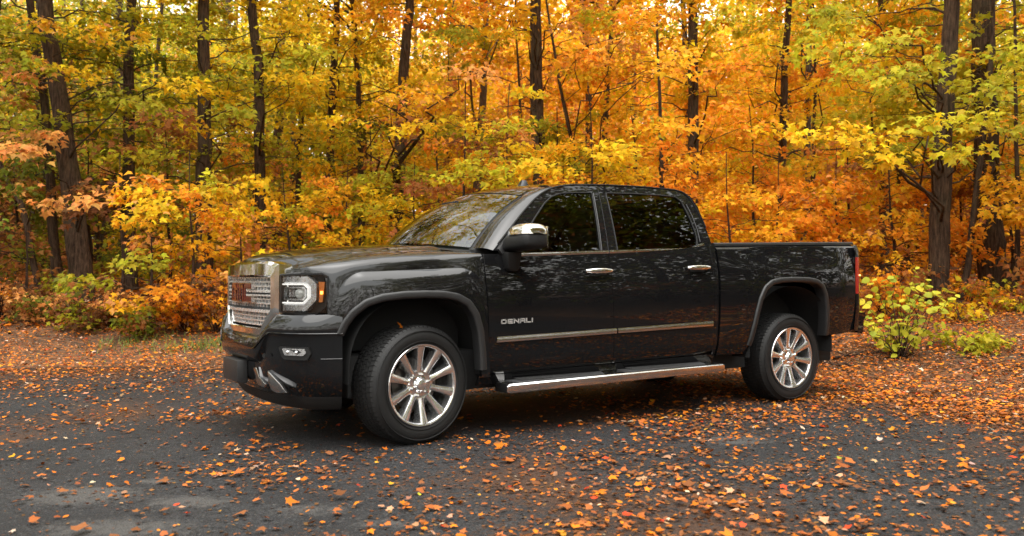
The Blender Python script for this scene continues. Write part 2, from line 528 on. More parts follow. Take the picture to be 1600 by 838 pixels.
# ---- windscreen, roof, pillars
def ws(u, v):
    """u across -1..1 (near side is -1), v up 0..1"""
    yb, yt = .80, .665
    y = u * (yb + (yt - yb) * v)
    x = (.235 + .235 * u * u) * (1 - v) + (.86 + .125 * u * u) * v
    z = (1.352 - .052 * u * u) * (1 - v) + (1.775 - .055 * u * u) * v
    bulge = .030 * np.sin(np.pi * v)
    return np.stack(np.broadcast_arrays(x - bulge * .6, y, z + bulge), -1)
U = np.linspace(-1, 1, 41)
wsg = MB(); wsg.grid([list(ws(U * .97, np.full(41, v))) for v in np.linspace(0.02, .975, 30)])
windscreen = wsg.build('windscreen', WSGLASS, truck)
band = MB(); band.grid([list(ws(U, np.full(41, v)) + np.array([.004, 0, -.004])) for v in (.965, .985, 1.0)])
for sg in (-1, 1): band.grid([list(ws(np.full(30, sg * e), np.linspace(0, 1, 30)) + np.array([.004, 0, -.004])) for e in (.962, .98, 1.0)])
band.build('windscreen_seal', PLASTIC, windscreen)

def upper(z): t = z - 1.28; return -(.957 - .36 * t - .16 * t * t)
A_OUT = [(.545, 1.29), (.72, 1.445), (.90, 1.60), (1.02, 1.69), (1.12, 1.747), (1.24, 1.79), (1.40, 1.818)]
RAIL = [(1.40, 1.818), (1.76, 1.838), (2.2, 1.846), (2.48, 1.842)]
C_OUT = [(2.48, 1.842), (2.56, 1.828), (2.62, 1.79), (2.66, 1.70), (2.69, 1.54), (2.705, 1.37)]
WF = [(.70, 1.292), (.86, 1.435), (.99, 1.565), (1.085, 1.655), (1.165, 1.71), (1.26, 1.742), (1.42, 1.758), (1.575, 1.766), (1.497, 1.294)]
WR = [(1.665, 1.302), (1.715, 1.772), (2.0, 1.783), (2.30, 1.787), (2.46, 1.782), (2.515, 1.74), (2.545, 1.60), (2.555, 1.45), (2.535, 1.372), (2.47, 1.352), (2.25, 1.329)]
def up3(p, off=0.0):
    p = np.asarray(p, float); return np.stack([p[:, 0], upper(p[:, 1]) - off, p[:, 1]], 1)
def strip(mb, a, b, n=40, rows=6, off=0.0):
    a, b = resample(a, n, False), resample(b, n, False)
    mb.grid([list(up3(a + (b - a) * t, off)) for t in np.linspace(0, 1, rows)])
# one shell: A pillar face, roof rail face, B pillar, C pillar (door frames sit on it)
sh = MB()
outA = resample(A_OUT, 60, True); outR = resample(RAIL, 40, True); outC = resample(C_OUT, 40, True)
strip(sh, [(.545, 1.29)] + [tuple(p) for p in outA], [(.70, 1.285)] + WF[:6] + [(1.40, 1.757)], 60)
strip(sh, [tuple(p) for p in outR[:22]], [(1.40, 1.757), (1.575, 1.766), (1.715, 1.772), (1.95, 1.782)], 40)
strip(sh, [tuple(p) for p in outR[21:]], [(1.95, 1.782), (2.30, 1.787), (2.46, 1.782)], 40)
strip(sh, [tuple(p) for p in outC], [(2.46, 1.782), (2.515, 1.74), (2.545, 1.60), (2.555, 1.45), (2.535, 1.36)], 40)
strip(sh, [(1.497, 1.285), (1.575, 1.767)], [(1.665, 1.295), (1.715, 1.773)], 30)
# rounded A pillar between the windscreen and the side
rows = []
pa = up3(outA)[:52]
pw = ws(np.full(52, -1.0), np.linspace(0, 1.0, 52))
for t in np.linspace(0, 1, 9):
    q = pw * (1 - t) + pa * t
    k = math.sin(math.pi * t)
    nrm = np.array([-.55, -.62, .45]); q = q + nrm / np.linalg.norm(nrm) * .026 * k
    rows.append(list(q))
sh.grid(rows)
shell = sh.build('cab_frame', PAINT, truck, sharp=60)
mirrored(shell, truck)
# roof
rail_full = np.concatenate([outA[46:], outR[1:], outC[1:12]])
nr = 70
rl = resample(rail_full, nr)
yr = -upper(rl[:, 1])
zc_roof = curve([.80, .86, 1.0, 1.2, 1.4, 1.7, 2.1, 2.45, 2.62, 2.7], [1.745, 1.772, 1.808, 1.846, 1.870, 1.893, 1.897, 1.882, 1.850, 1.815])
rows = []
for i in range(nr):
    t = i / (nr - 1); vv = np.linspace(-1, 1, 45)
    xc = .845 + (rl[i, 0] - .845) * 1.0
    x0 = rl[i, 0]; xm = .86 + (2.62 - .86) * t
    x = x0 * np.abs(vv) ** 2.2 + xm * (1 - np.abs(vv) ** 2.2)
    zm = float(zc_roof(xm))
    z = rl[i, 1] + (zm - rl[i, 1]) * (1 - np.abs(vv) ** 2.6)
    rows.append([(a, b, c) for a, b, c in zip(x, vv * yr[i], z)])
rf = MB(); rf.grid(rows)
# front header joining roof and glass
rf.grid([[tuple(p) for p in ws(np.linspace(-1, 1, 45), np.full(45, 1.0))], rows[0]])
roof = rf.build('roof', PAINT, truck, sharp=60)
# gutter line along the rail
MB().tube(up3(np.concatenate([outA[4:], outR[1:], outC[1:30]])) + np.array([0, -.002, .004]), .006, 6).build('roof_seal', PLASTIC, roof)
# shark fin antenna
fin = [(1.325, 0, 1.868), (1.36, 0, 1.888), (1.385, 0, 1.936), (1.425, 0, 1.936), (1.44, 0, 1.895), (1.50, 0, 1.885), (1.515, 0, 1.868)]
mb = MB(); mb.prism([(x + .02, -.035 * (1.95 - z) / .08 - .004, z - .006) for x, y, z in fin], [(x + .02, .035 * (1.95 - z) / .08 + .004, z - .006) for x, y, z in fin])
mb.build('antenna', PAINT, roof, bevel=.006)
# side glass
def pane(poly, name, parent, off=-.006, n=26, mat=None):
    """window glass over an outline given in x-z"""
    p = np.array(poly); lo_i = 0
    c = p.mean(0); mb = MB()
    q = resample(np.concatenate([p, p[:1]]), 90)[:-1]
    rows = [up3(c + (q - c) * k, off) for k in np.linspace(0.02, 1, 12)]
    mb.grid([list(r) for r in rows], closed=True)
    mb.f.append(tuple(range(len(q))))
    return mb.build(name, mat or TINT, parent)
for par, sgn in ((fd, 1), (fd2, -1)):
    o = pane([(.655, 1.25)] + WF[1:-1] + [(1.505, 1.25)], 'door_window', par, mat=TINT_LIGHT)
    if sgn < 0: o.data.transform(Matrix.Scale(-1, 4, (0, 1, 0))); o.data.flip_normals()
for par, sgn in ((rd, 1), (rd2, -1)):
    o = pane([(1.655, 1.25)] + WR[1:8] + [(2.53, 1.33), (2.25, 1.27)], 'door_window', par)
    if sgn < 0: o.data.transform(Matrix.Scale(-1, 4, (0, 1, 0))); o.data.flip_normals()
# dark rubber around the panes, gloss applique on the B pillar, thin bright lines of the door frames
def seal(path, r, mat, name, parent, off=.001):
    o = MB().tube(up3(resample(path, 60), off), r, 6).build(name, mat, parent); return o
for (o, pm) in ((seal(WF[:-1] + [(1.497, 1.30)], .006, PLASTIC, 'window_seal', fd), fd2), (seal([(2.47, 1.35), (2.535, 1.372)] + WR[7:0:-1] + [(1.665, 1.30)], .006, PLASTIC, 'window_seal', rd), rd2),
                (seal([(1.508, 1.30), (1.586, 1.764)], .0045, GREYTRIM, 'frame_line', fd, .004), fd2),
                (seal([(1.575, 1.30), (1.648, 1.80)], .003, DARK, 'door_gap', fd, .002), fd2),
                (seal([(2.575, 1.40), (2.585, 1.5), (2.578, 1.62), (2.558, 1.72)], .004, GREYTRIM, 'frame_line', rd, .003), rd2)):
    mirrored(o, pm)
# chrome belt line
def belt_trim(x0, x1, name, par, parm, curl=False):
    xs = np.linspace(x0, x1, 50)
    z = 1.2625 + .042 * (xs - .74)
    if curl: z = z + .035 * sstep(2.38, 2.60, xs) ** 1.5
    rows = []
    for dz, o in ((-.013, .0), (-.012, .012), (0.0, .016), (.012, .012), (.013, .0)):
        rows.append([(x, upper(max(zz, 1.28)) - o - .001, zz + dz) for x, zz in zip(xs, z)])
    mb = MB(); mb.grid(rows)
    for j in (0, 49): mb.f.append(tuple(j + 50 * i for i in range(5)))
    o = mb.build(name, CHROME, par, sharp=60); mirrored(o, parm)
belt_trim(.735, 1.566, 'belt_trim', fd, fd2); belt_trim(1.574, 2.60, 'belt_trim', rd, rd2, True)
# chrome strip low on the doors
def low_trim(x0, x1, par, parm):
    xs = np.linspace(x0, x1, 40); z = .672 + .0263 * (xs - .55)
    rows = []
    for dz, o in ((-.022, .0), (-.020, .012), (.006, .016), (.018, .010), (.020, .0)):
        rows.append([(x, float(side(x, zz)) - o, zz + dz) for x, zz in zip(xs, z)])
    mb = MB(); mb.grid(rows)
    for j in (0, 39): mb.f.append(tuple(j + 40 * i for i in range(5)))
    o = mb.build('side_moulding', SATIN, par, sharp=40); mirrored(o, parm)
low_trim(.548, 1.612, fd, fd2); low_trim(1.626, 2.635, rd, rd2)
# door handles
for (x0, z0, par, parm) in ((1.315, 1.150, fd, fd2), (2.345, 1.182, rd, rd2)):
    xs = np.linspace(0, 1, 24); prof = np.sin(np.pi * np.clip(xs, 0, 1)) ** .35
    rows = []
    for a in np.linspace(0, 2 * math.pi, 13)[:-1]:
        rows.append([(x0 + t * .255, float(side(x0, z0)) - .024 - .020 * math.sin(a) * max(p, .35) - .012 * p, z0 + .004 * t + .022 * math.cos(a) * max(p, .55)) for t, p in zip(xs, prof)])
    rows = [list(r) for r in zip(*rows)]
    mb = MB(); mb.grid(rows, closed=True); mb.f.append(tuple(range(12))); mb.f.append(tuple(23 * 12 + i for i in range(12)))
    o = mb.build('door_handle', CHROME, par, sharp=60); mirrored(o, parm)
    mb = MB(); mb.tube([(x0 + .03, float(side(x0, z0)) + .004, z0), (x0 + .03, float(side(x0, z0)) - .03, z0)], .014, 8); mb.tube([(x0 + .22, float(side(x0, z0)) + .004, z0), (x0 + .22, float(side(x0, z0)) - .03, z0)], .014, 8)
    # flat dark disc under the handle: shade of its recess put into colour
    cup = MB(); cs = [(x0 + .127 + .085 * math.cos(a), float(side(x0, z0 - .02)) - .0015, z0 - .022 + .030 * math.sin(a)) for a in np.linspace(0, 2 * math.pi, 24, endpoint=False)]
    cup.v = cs; cup.f = [tuple(range(24))]
    o = cup.build('handle_recess_shade', DARK, par); mirrored(o, parm)

# ---- lettering made of strokes
STROKES = {
    'D': [(0, 0, 0, 1), (0, 1, .8, 1), (.8, 1, 1, .8), (1, .8, 1, .2), (1, .2, .8, 0), (.8, 0, 0, 0)],
    'E': [(0, 0, 0, 1), (0, 1, 1, 1), (0, .5, .9, .5), (0, 0, 1, 0)],
    'N': [(0, 0, 0, 1), (0, 1, 1, 0), (1, 0, 1, 1)],
    'A': [(0, 0, 0, .8), (0, .8, .2, 1), (.2, 1, 1, 1), (1, 1, 1, 0), (0, .42, 1, .42)],
    'L': [(0, 1, 0, 0), (0, 0, 1, 0)],
    'I': [(0, 0, 0, 1)],
    'G': [(1, 1, 0, 1), (0, 1, 0, 0), (0, 0, 1, 0), (1, 0, 1, .5), (1, .5, .55, .5)],
    'M': [(0, 0, 0, 1), (0, 1, 1, 1), (1, 1, 1, 0), (.5, 1, .5, .12)],
    'C': [(1, 1, 0, 1), (0, 1, 0, 0), (0, 0, 1, 0)],
}
def letter(mb, ch, place, w, h, th, o0, o1, grow=0.0):
    """place(u, v, off) -> point; u runs along the word"""
    for (a, b, c, d) in STROKES[ch]:
        p, q = np.array([a * w, b * h]), np.array([c * w, d * h])
        t = q - p; L = np.linalg.norm(t); t = t / L; n = np.array([-t[1], t[0]]) * (th / 2 + grow)
        p, q = p - t * (th / 2 + grow), q + t * (th / 2 + grow)
        cs = [p + n, p - n, q - n, q + n]
        mb.prism([place(c[0], c[1], o0) for c in cs], [place(c[0], c[1], o1) for c in cs])
    return mb
xw = .588
for ch, w in zip('DENALI', (.036, .036, .036, .036, .034, 0.0)):
    x0 = xw
    o = letter(MB(), ch, lambda u, v, f, x0=x0: (x0 + u, float(side(x0 + u, .80)) - f, .782 + .024 * (x0 - .58) + v), w, .024, .008, -.002, .006).build('badge_letter', BADGE, fd, smooth=False)
    xw += w + .0155

# ---- mirrors
def side_mirror(sg, par):
    ctr = np.array([.695, -1.135, 1.365])
    # black lower housing: a rounded wedge, thicker towards the front
    def ring(y, sc, dz=0.0, z0=1.285, z1=1.395, xf=.60, xr=.80):
        pts = []
        for a in np.linspace(0, 2 * math.pi, 28, endpoint=False):
            ca, sa = math.cos(a), math.sin(a)
            e = lambda c: math.copysign(abs(c) ** .55, c)
            x = (xf + xr) / 2 + (xr - xf) / 2 * e(ca) * sc; z = (z0 + z1) / 2 + (z1 - z0) / 2 * e(sa) * sc
            pts.append((x, y, z + dz))
        return pts
    mb = MB(); rows = [ring(-.955, .55, -.03), ring(-.98, .9, -.012), ring(-1.02, .98), ring(-1.15, 1.0, .004), ring(-1.24, .99, .010), ring(-1.268, .90, .012), ring(-1.278, .6, .014)]
    mb.grid(rows, closed=True); mb.f.append(tuple(range(28))); mb.f.append(tuple(6 * 28 + i for i in range(28)))
    h = mb.build('mirror_housing', PLASTIC, par, sharp=60)
    mb = MB()
    def ring2(y, sc, top, xf=.605, xr=.795):
        pts = []
        for a in np.linspace(0, math.pi, 22):
            ca, sa = math.cos(a), math.sin(a); e = lambda c: math.copysign(abs(c) ** .6, c)
            pts.append(((xf + xr) / 2 + (xr - xf) / 2 * e(ca) * sc, y, 1.394 + top * e(sa)))
        return pts
    rows = [ring2(-1.01, .55, .012), ring2(-1.03, .84, .045), ring2(-1.06, .95, .066), ring2(-1.13, 1.0, .077), ring2(-1.22, 1.0, .075), ring2(-1.262, .95, .064), ring2(-1.278, .75, .03), ring2(-1.284, .4, .004)]
    mb.grid(rows, closed=True)
    c = mb.build('mirror_cap', CHROME, h, sharp=70)
    # mount: sail in the window corner and the foot below
    mb = MB(); sail = [(.575, 1.30), (.60, 1.262), (.715, 1.262), (.735, 1.30), (.735, 1.46), (.70, 1.42)]
    mb.prism([(x, upper(max(z, 1.28)) + .004, z) for x, z in sail], [(x, upper(max(z, 1.28)) - .03, z) for x, z in sail])
    m = mb.build('mirror_mount', GREYTRIM, h, bevel=.008)
    mb = MB(); foot = [(.605, 1.275), (.72, 1.275), (.715, 1.16), (.70, 1.145), (.645, 1.145), (.625, 1.16)]
    mb.prism([(x, -.96, z) for x, z in foot], [(x, -1.06 + .03 * (1.275 - z) / .13, z) for x, z in foot])
    f = mb.build('mirror_foot', PLASTIC, h, bevel=.012)
    gl = MB(); gl.prism([(.8005, -1.04, 1.30), (.8005, -1.25, 1.31), (.8005, -1.25, 1.45), (.8005, -1.05, 1.45)], [(.806, -1.04, 1.30), (.806, -1.25, 1.31), (.806, -1.25, 1.45), (.806, -1.05, 1.45)])
    g = gl.build('mirror_glass', CHROME, h)
    return [h, c, m, f, g]
parts = side_mirror(-1, fd)
h2 = mirrored(parts[0], fd2)
for q in [h2] + [mirrored(q, h2) for q in parts[1:]]: q.data.transform(Matrix.Translation((.06, -.03, -.045)))

# ---- rear wall of the cab and rear window
mb = MB(); ys = np.linspace(-1, 1, 25)
prof = [(2.70, .50, .95), (2.705, 1.30, .95), (2.70, 1.40, .915), (2.665, 1.70, .80), (2.63, 1.80, .74)]
mb.grid([[(x, y * w, z) for y in ys] for x, z, w in prof])
mb.build('cab_back', PAINT, truck)
mb = MB(); mb.grid([[(2.712 - .03 * t, y * (.68 - .07 * t), 1.42 + .30 * t) for y in np.linspace(-1, 1, 12)] for t in np.linspace(0, 1, 6)])
mb.build('rear_window', TINT, truck)

# ---- interior
mb = MB(); dprof = [(.45, 1.10), (.45, 1.30), (.60, 1.335), (.80, 1.33), (.92, 1.27), (.94, 1.10)]
mb.prism([(x, -.84, z) for x, z in dprof], [(x, .84, z) for x, z in dprof]); mb.build('dashboard', PLASTIC, truck, bevel=.02)
MB().box((1.55, 0, .62), (2.1, 1.7, .04)).build('cab_floor', DARK, truck)
for x0 in (1.35, 2.25):
    for y0 in (-.42, .42):
        mb = MB(); mb.prism([(x0 - .28, y0 - .25, .80), (x0 + .28, y0 - .25, .78), (x0 + .28, y0 + .25, .78), (x0 - .28, y0 + .25, .80)], [(x0 - .28, y0 - .24, .98), (x0 + .25, y0 - .24, .95), (x0 + .25, y0 + .24, .95), (x0 - .28, y0 + .24, .98)])
        st = mb.build('seat', LEATHER, truck, bevel=.04)
        mb = MB(); mb.prism([(x0 + .16, y0 - .23, .92), (x0 + .30, y0 - .23, .92), (x0 + .30, y0 + .23, .92), (x0 + .16, y0 + .23, .92)], [(x0 + .30, y0 - .19, 1.50), (x0 + .40, y0 - .19, 1.50), (x0 + .40, y0 + .19, 1.50), (x0 + .30, y0 + .19, 1.50)])
        mb.build('backrest', LEATHER, st, bevel=.03)
        mb = MB(); mb.prism([(x0 + .31, y0 - .13, 1.52), (x0 + .40, y0 - .13, 1.52), (x0 + .40, y0 + .13, 1.52), (x0 + .31, y0 + .13, 1.52)], [(x0 + .34, y0 - .11, 1.68), (x0 + .42, y0 - .11, 1.68), (x0 + .42, y0 + .11, 1.68), (x0 + .34, y0 + .11, 1.68)])
        mb.build('headrest', LEATHER, st, bevel=.03)
a = np.linspace(0, 2 * math.pi, 33)
MB().tube(np.stack([.98 + .07 * np.sin(a), -.42 + .19 * np.cos(a), 1.24 + .175 * np.sin(a)], 1), .016, 8).build('steering_wheel', PLASTIC, truck)
MB().box((.72, 0, 1.675), (.02, .26, .07)).build('interior_mirror', PLASTIC, truck, bevel=.008)

# ---- underbody so that light does not leak through
mb = MB(); mb.box((2.0, 0, .45), (4.9, 1.55, .28)); mb.build('chassis', DARK, truck, bevel=.02)
mb = MB(); mb.box((0.62, 0, .62), (.10, 1.72, .5)); mb.build('firewall', DARK, truck)
mb = MB(); mb.box((-.1, 0, .86), (1.1, 1.25, .5)); mb.build('engine_bay', DARK, truck)
for xc in (0, 3.645):
    for sg in (-1, 1):
        top = 1.03 if xc else .985
        prof = [(xc + (.55 if xc else .50) * math.cos(a), .42 + (top - .42) * max(0, math.sin(a)) ** .7) for a in np.linspace(0, math.pi, 24)]
        mb = MB(); mb.grid([[(x, sg * y, z) for x, z in prof] for y in (.55, .975 if xc else .93)]); mb.add([(x, sg * .55, z) for x, z in prof], [tuple(range(24))])
        mb.build('wheel_well', DARK, truck)

# ---- grille
Y2S = s_of_y
def fr(y, z, off):
    """a point on the nose by its y"""
    s = math.copysign(s_of_y(y), -y) if y != 0 else 0.0
    x, yy, nx, ny = plan(s)
    return np.array([float(x) - off + .03, y, z])
def fr_loop(poly, off, k=10):
    out = []
    for a, b in zip(poly, poly[1:] + poly[:1]):
        for i in range(k): t = i / k; out.append(fr(a[0] + (b[0] - a[0]) * t, a[1] + (b[1] - a[1]) * t, off if np.isscalar(off) else off))
    return out
g_out = [(-.605, 1.185), (-.605, .865), (-.43, .700), (.43, .700), (.605, .865), (.605, 1.185), (.50, 1.205), (-.50, 1.205)]
g_mid = [(-.585, 1.165), (-.585, .880), (-.42, .722), (.42, .722), (.585, .880), (.585, 1.165), (.49, 1.190), (-.49, 1.190)]
g_in0 = [(-.545, 1.115), (-.545, .890), (-.405, .760), (.405, .760), (.545, .890), (.545, 1.115), (.48, 1.117), (-.48, 1.117)]
g_in1 = [(-.535, 1.105), (-.535, .893), (-.400, .768), (.400, .768), (.535, .893), (.535, 1.105), (.475, 1.107), (-.475, 1.107)]
mb = MB()
loops = [fr_loop(g_out, -.05), fr_loop(g_out, .034), fr_loop(g_mid, .052), fr_loop(g_in0, .056), fr_loop(g_in1, .044), fr_loop(g_in1, .0)]
mb.grid(loops, closed=True)
# top lip leans back to meet the hood
grille = mb.build('grille', CHROME, truck, sharp=28)
mb = MB()
mb.grid([[fr(y, z, -.03) for y in np.linspace(-.56, .56, 20)] for z in (.74, 1.13)])
mb.build('grille_backing', DARK, grille)
# honeycomb insert: staggered links between thin bars
mb = MB()
def half(z): return .533 if z > .893 else .398 + (.533 - .398) * (z - .768) / (.893 - .768)
def bar(mb, z, th, o0, o1, yl=None):
    w = yl or half(z); ys = np.linspace(-w, w, 26)
    r = [[fr(y, z + dz, o) for y in ys] for dz, o in ((-th / 2, o0), (-th / 2, o1), (th / 2, o1), (th / 2, o0))]
    mb.grid(r)
zs = np.arange(.785, 1.105, .0285)
for i, z in enumerate(zs):
    bar(mb, z, .0085, .004, .026)
    if i == len(zs) - 1: break
    w = half((z + z + .0285) / 2); n = int(2 * w / .052)
    for k in range(n + 1):
        y = -w + (k + (.5 if i % 2 else 0)) * .052
        if abs(y) > w - .004: continue
        c = fr(y, z + .01425, .014)
        mb.box(c, (.020, .013, .021))
mb.build('grille_insert', GRILLE, grille, smooth=False)
for z, th in ((1.006, .011), (.982, .011), (.878, .020)):
    m2 = MB(); bar(m2, z, th, .0, .042, half(z) - .002); m2.build('grille_bar', GRILLE, grille, sharp=40)
m2 = MB(); bar(m2, .994, .014, .0, .034, half(.99) - .003); m2.build('grille_bar', DARK, grille, sharp=40)
m2 = MB(); bar(m2, .896, .016, .0, .032, half(.9) - .003); m2.build('grille_bar', DARK, grille, sharp=40)
# emblem on the grille: red letters with a chrome edge
yl = .225
for ch, w in zip('GMC', (.11, .13, .11)):
    pl = lambda u, v, f, yl=yl: fr(yl - u, .955 + v, f)
    ed = letter(MB(), ch, pl, w, .088, .030, .02, .058, .006).build('emblem_letter', CHROME, grille, smooth=False)
    letter(MB(), ch, pl, w, .088, .030, .053, .062, -.001).build('enamel_face', REDLET, ed, smooth=False)
    yl -= w + .052

# ---- headlights
def headlight():
    s0, s1 = s_of_y(.612), s_of_x(-.628)
    L = s1 - s0
    z0, z1 = .868, 1.122
    S = lambda a: s0 + a * L
    Zv = lambda b: z0 + b * (z1 - z0)
    outline = [(S(0), Zv(0.04)), (S(.78), Zv(0)), (S(.95), Zv(.18)), (S(1), Zv(.55)), (S(1), Zv(.92)), (S(.9), Zv(1)), (S(0), Zv(.97))]
    h = wrap_poly(MB(), outline, -.11, -.055).build('headlight', PLASTIC, truck, sharp=30)
    # rim
    wrap_band(MB(), outline + outline[:1], .014, -.06, -.001, 120).build('headlight_rim', PLASTIC, h)
    # silver C
    cp = [(S(.03), Zv(.865)), (S(.62), Zv(.865)), (S(.745), Zv(.73)), (S(.745), Zv(.38)), (S(.57), Zv(.150)), (S(.03), Zv(.150))]
    wrap_band(MB(), cp, .052, -.05, -.012, 90).build('signature_bezel', SILVER, h)
    cp2 = [(S(.03), Zv(.74)), (S(.545), Zv(.74)), (S(.635), Zv(.64)), (S(.635), Zv(.40)), (S(.53), Zv(.275)), (S(.03), Zv(.275))]
    wrap_band(MB(), cp2, .010, -.05, -.008, 90).build('light_pipe', LED, h)
    # inner black frame and silver bucket
    cp3 = [(S(.04), Zv(.655)), (S(.50), Zv(.655)), (S(.55), Zv(.60)), (S(.55), Zv(.44)), (S(.49), Zv(.36)), (S(.04), Zv(.36)), (S(.04), Zv(.655))]
    wrap_band(MB(), cp3, .012, -.06, -.018, 90).build('lamp_frame', SILVER, h)
    for a, b in ((.08, .16), (.18, .25)):
        wrap_poly(MB(), [(S(a), Zv(.42)), (S(b), Zv(.42)), (S(b), Zv(.61)), (S(a), Zv(.61))], -.055, -.045).build('reflector', SILVER, h)
    # projector lens
    c = wrap(S(.40), Zv(.51), -.045); x, y, nx, ny = plan(S(.40)); nn = np.array([float(nx), float(ny), 0]); tt = np.array([-float(ny), float(nx), 0])
    rows = []
    for k in range(9):
        ph = k / 8 * math.pi / 2
        rows.append([c + nn * .028 * math.cos(ph) + (tt * math.cos(a) * 1.15 + np.array([0, 0, 1]) * math.sin(a)) * .037 * math.sin(ph) for a in np.linspace(0, 2 * math.pi, 24, endpoint=False)])
    mb = MB(); mb.grid(rows, closed=True); mb.build('projector_lens', PROJ, h)
    # amber corner
    am = [(S(.845), Zv(.30)), (S(.905), Zv(.30)), (S(.925), Zv(.52)), (S(.945), Zv(.80)), (S(.84), Zv(.80)), (S(.855), Zv(.55))]
    mk = wrap_poly(MB(), am, -.05, -.004).build('side_marker', AMBER, h)
    wrap_poly(MB(), [(S(.872), Zv(.50)), (S(.912), Zv(.50)), (S(.912), Zv(.57)), (S(.872), Zv(.57))], -.01, .000).build('marker_bulb', AMBERLIT, mk)
    # clear cover
    rows = []
    for b in np.linspace(.03, .97, 8): rows.append([wrap(S(a), Zv(b), .004) for a in np.linspace(.01, .985, 20)])
    mb = MB(); mb.grid(rows); mb.build('lens_cover', CLEAR, h)
    return h
PROJ = simple('projector glass', (.75, .75, .72), rough=.05, spec=1.0, coat=1.0, noise=.2, nscale=60)
hl = headlight()
hl2 = mirrored(hl, truck)
for ch in [o for o in bpy.data.objects if o.parent == hl]:
    c2 = mirrored(ch, hl2)
    for cc in [o for o in bpy.data.objects if o.parent == ch]: mirrored(cc, hl2)

# ---- front bumper
sB = s_of_x(-.545)
prof_c = [(-.03, .715), (.02, .715), (.060, .700), (.072, .660), (.075, .62), (.066, .575), (.045, .552), (.03, .54), (.03, .50), (.028, .44), (.0, .375), (-.05, .33), (-.12, .30)]     # middle
prof_s = [(-.03, .868), (.0, .866), (.014, .858), (.060, .800), (.066, .772), (.064, .752), (.055, .742), (.050, .72), (.047, .62), (.040, .50), (.015, .43), (-.025, .37), (-.07, .31)]   # corner
def bumper():
    rows = []
    ss = np.linspace(-sB, sB, 121)
    for s in ss:
        a = abs(s)
        k = float(sstep(.40, .60, a)); e = float(sstep(sB - .35, sB, a))
        row = []
        for (o0, z0), (o1, z1) in zip(prof_c, prof_s):
            o = o0 * (1 - k) + o1 * k; z = z0 * (1 - k) + z1 * k
            o = o * (1 - .75 * e) if o > 0 else o
            row.append(wrap(s, z, o))
        rows.append(row)
    mb = MB(); mb.grid(rows)
    return mb.build('front_bumper', PAINT, truck, sharp=32)
bump = bumper()
# crease highlight line over the bumper
for sg in (1, -1):
    xs = np.concatenate([np.linspace(.40, sB, 50)])
    k = sstep(.40, .60, xs); e = sstep(sB - .35, sB, xs)
    z = .640 * (1 - k) + .748 * k; o = (.077) * (1 - k) + .063 * k; o = o * (1 - .75 * e) + .002
    MB().tube(np.stack([wrap(sg * s, zz, oo) for s, zz, oo in zip(xs, z, o)]), .0045, 6).build('bumper_crease', PAINT, bump)
for sg in (1, -1):               # lower seam between the fog light and the wheel arch
    xs = np.linspace(s_of_x(-.66), sB, 30); e = sstep(sB - .35, sB, xs)
    MB().tube(np.stack([wrap(sg * s, .590, .0455 * (1 - .75 * ee) + .001) for s, ee in zip(xs, e)]), .0035, 6).build('bumper_seam', PAINT, bump)
# lower air dam
mb = MB(); rows = []
for s in np.linspace(-sB, sB, 81):
    rows.append([wrap(s, .36, -.04), wrap(s, .31, -.05), wrap(s, .262, -.085), wrap(s, .25, -.14)])
mb.grid(rows); mb.build('air_dam', PLASTIC, bump, sharp=40)
# plate holder in the middle
mb = MB(); pl = [fr(y, z, .060) for y, z in ((-.19, .385), (.19, .385), (.19, .545), (-.19, .545))]; pf = [fr(y, z, .112) for y, z in ((-.185, .392), (.185, .392), (.185, .54), (-.185, .54))]
for q in pf: q[0] = -1.0
for q in pl: q[0] = -.93
mb.prism(pl, pf); mb.build('plate_holder', GREYTRIM, bump, bevel=.008)
# fog lights, chrome hook bezels, sensors
for sg in (1, -1):
    s0, s1 = s_of_y(.665), s_of_x(-.700)
    fo = [(s0, .655), (s0 + .03, .598), (s0 + .05, .585), (s1 - .02, .585), (s1, .625), (s1 - .015, .665), (s0 + .01, .665)]
    fm = wrap_poly(MB(), [(sg * a, b) for a, b in fo], .03, .0545).build('fog_light', PLASTIC, bump)
    fi = [(s0 + .035, .648), (s0 + .055, .612), (s1 - .045, .612), (s1 - .028, .630), (s1 - .035, .655), (s0 + .045, .655)]
    wrap_poly(MB(), [(sg * a, b) for a, b in fi], .045, .057).build('fog_lens', SILVER, fm)
    for a in (.35, .62):
        sc_ = s0 + a * (s1 - s0); c = wrap(sg * sc_, .632, .055)
        m3 = MB(); m3.grid([[c + np.array([0, 0, 0]) + .0 + .012 * math.cos(p) * np.array([-.6, -.8 * sg, 0]) + .012 * math.sin(p) * (np.array([-.8, .6 * sg, 0]) * math.cos(t) + np.array([0, 0, 1]) * math.sin(t)) for t in np.linspace(0, 2 * math.pi, 10, endpoint=False)] for p in np.linspace(0, 1.5, 5)], closed=True)
        m3.build('fog_bulb', SILVER, fm)
    # chrome bezel of the tow hook: an inner hook and an outer fin
    hk = [(.33, .505), (.39, .512), (.43, .455), (.52, .412), (.50, .388), (.41, .398), (.375, .43)]
    bz = wrap_poly(MB(), [(sg * a, b) for a, b in hk], .0, .045).build('hook_bezel', BEZEL, bump, bevel=.006)
    fn = [(.560, .505), (.605, .485), (.69, .43), (.745, .377), (.66, .368), (.605, .382), (.568, .43)]
    wrap_poly(MB(), [(sg * a, b) for a, b in fn], [.0] * 1, .056).build('hook_fin', BEZEL, bz, bevel=.006)
    m3 = MB(); c = wrap(sg * s_of_y(.55), .60, .071); m3.tube([c, c + np.array([-.006, -.003 * sg, 0])], .014, 14); m3.build('parking_sensor', PLASTIC, bump)

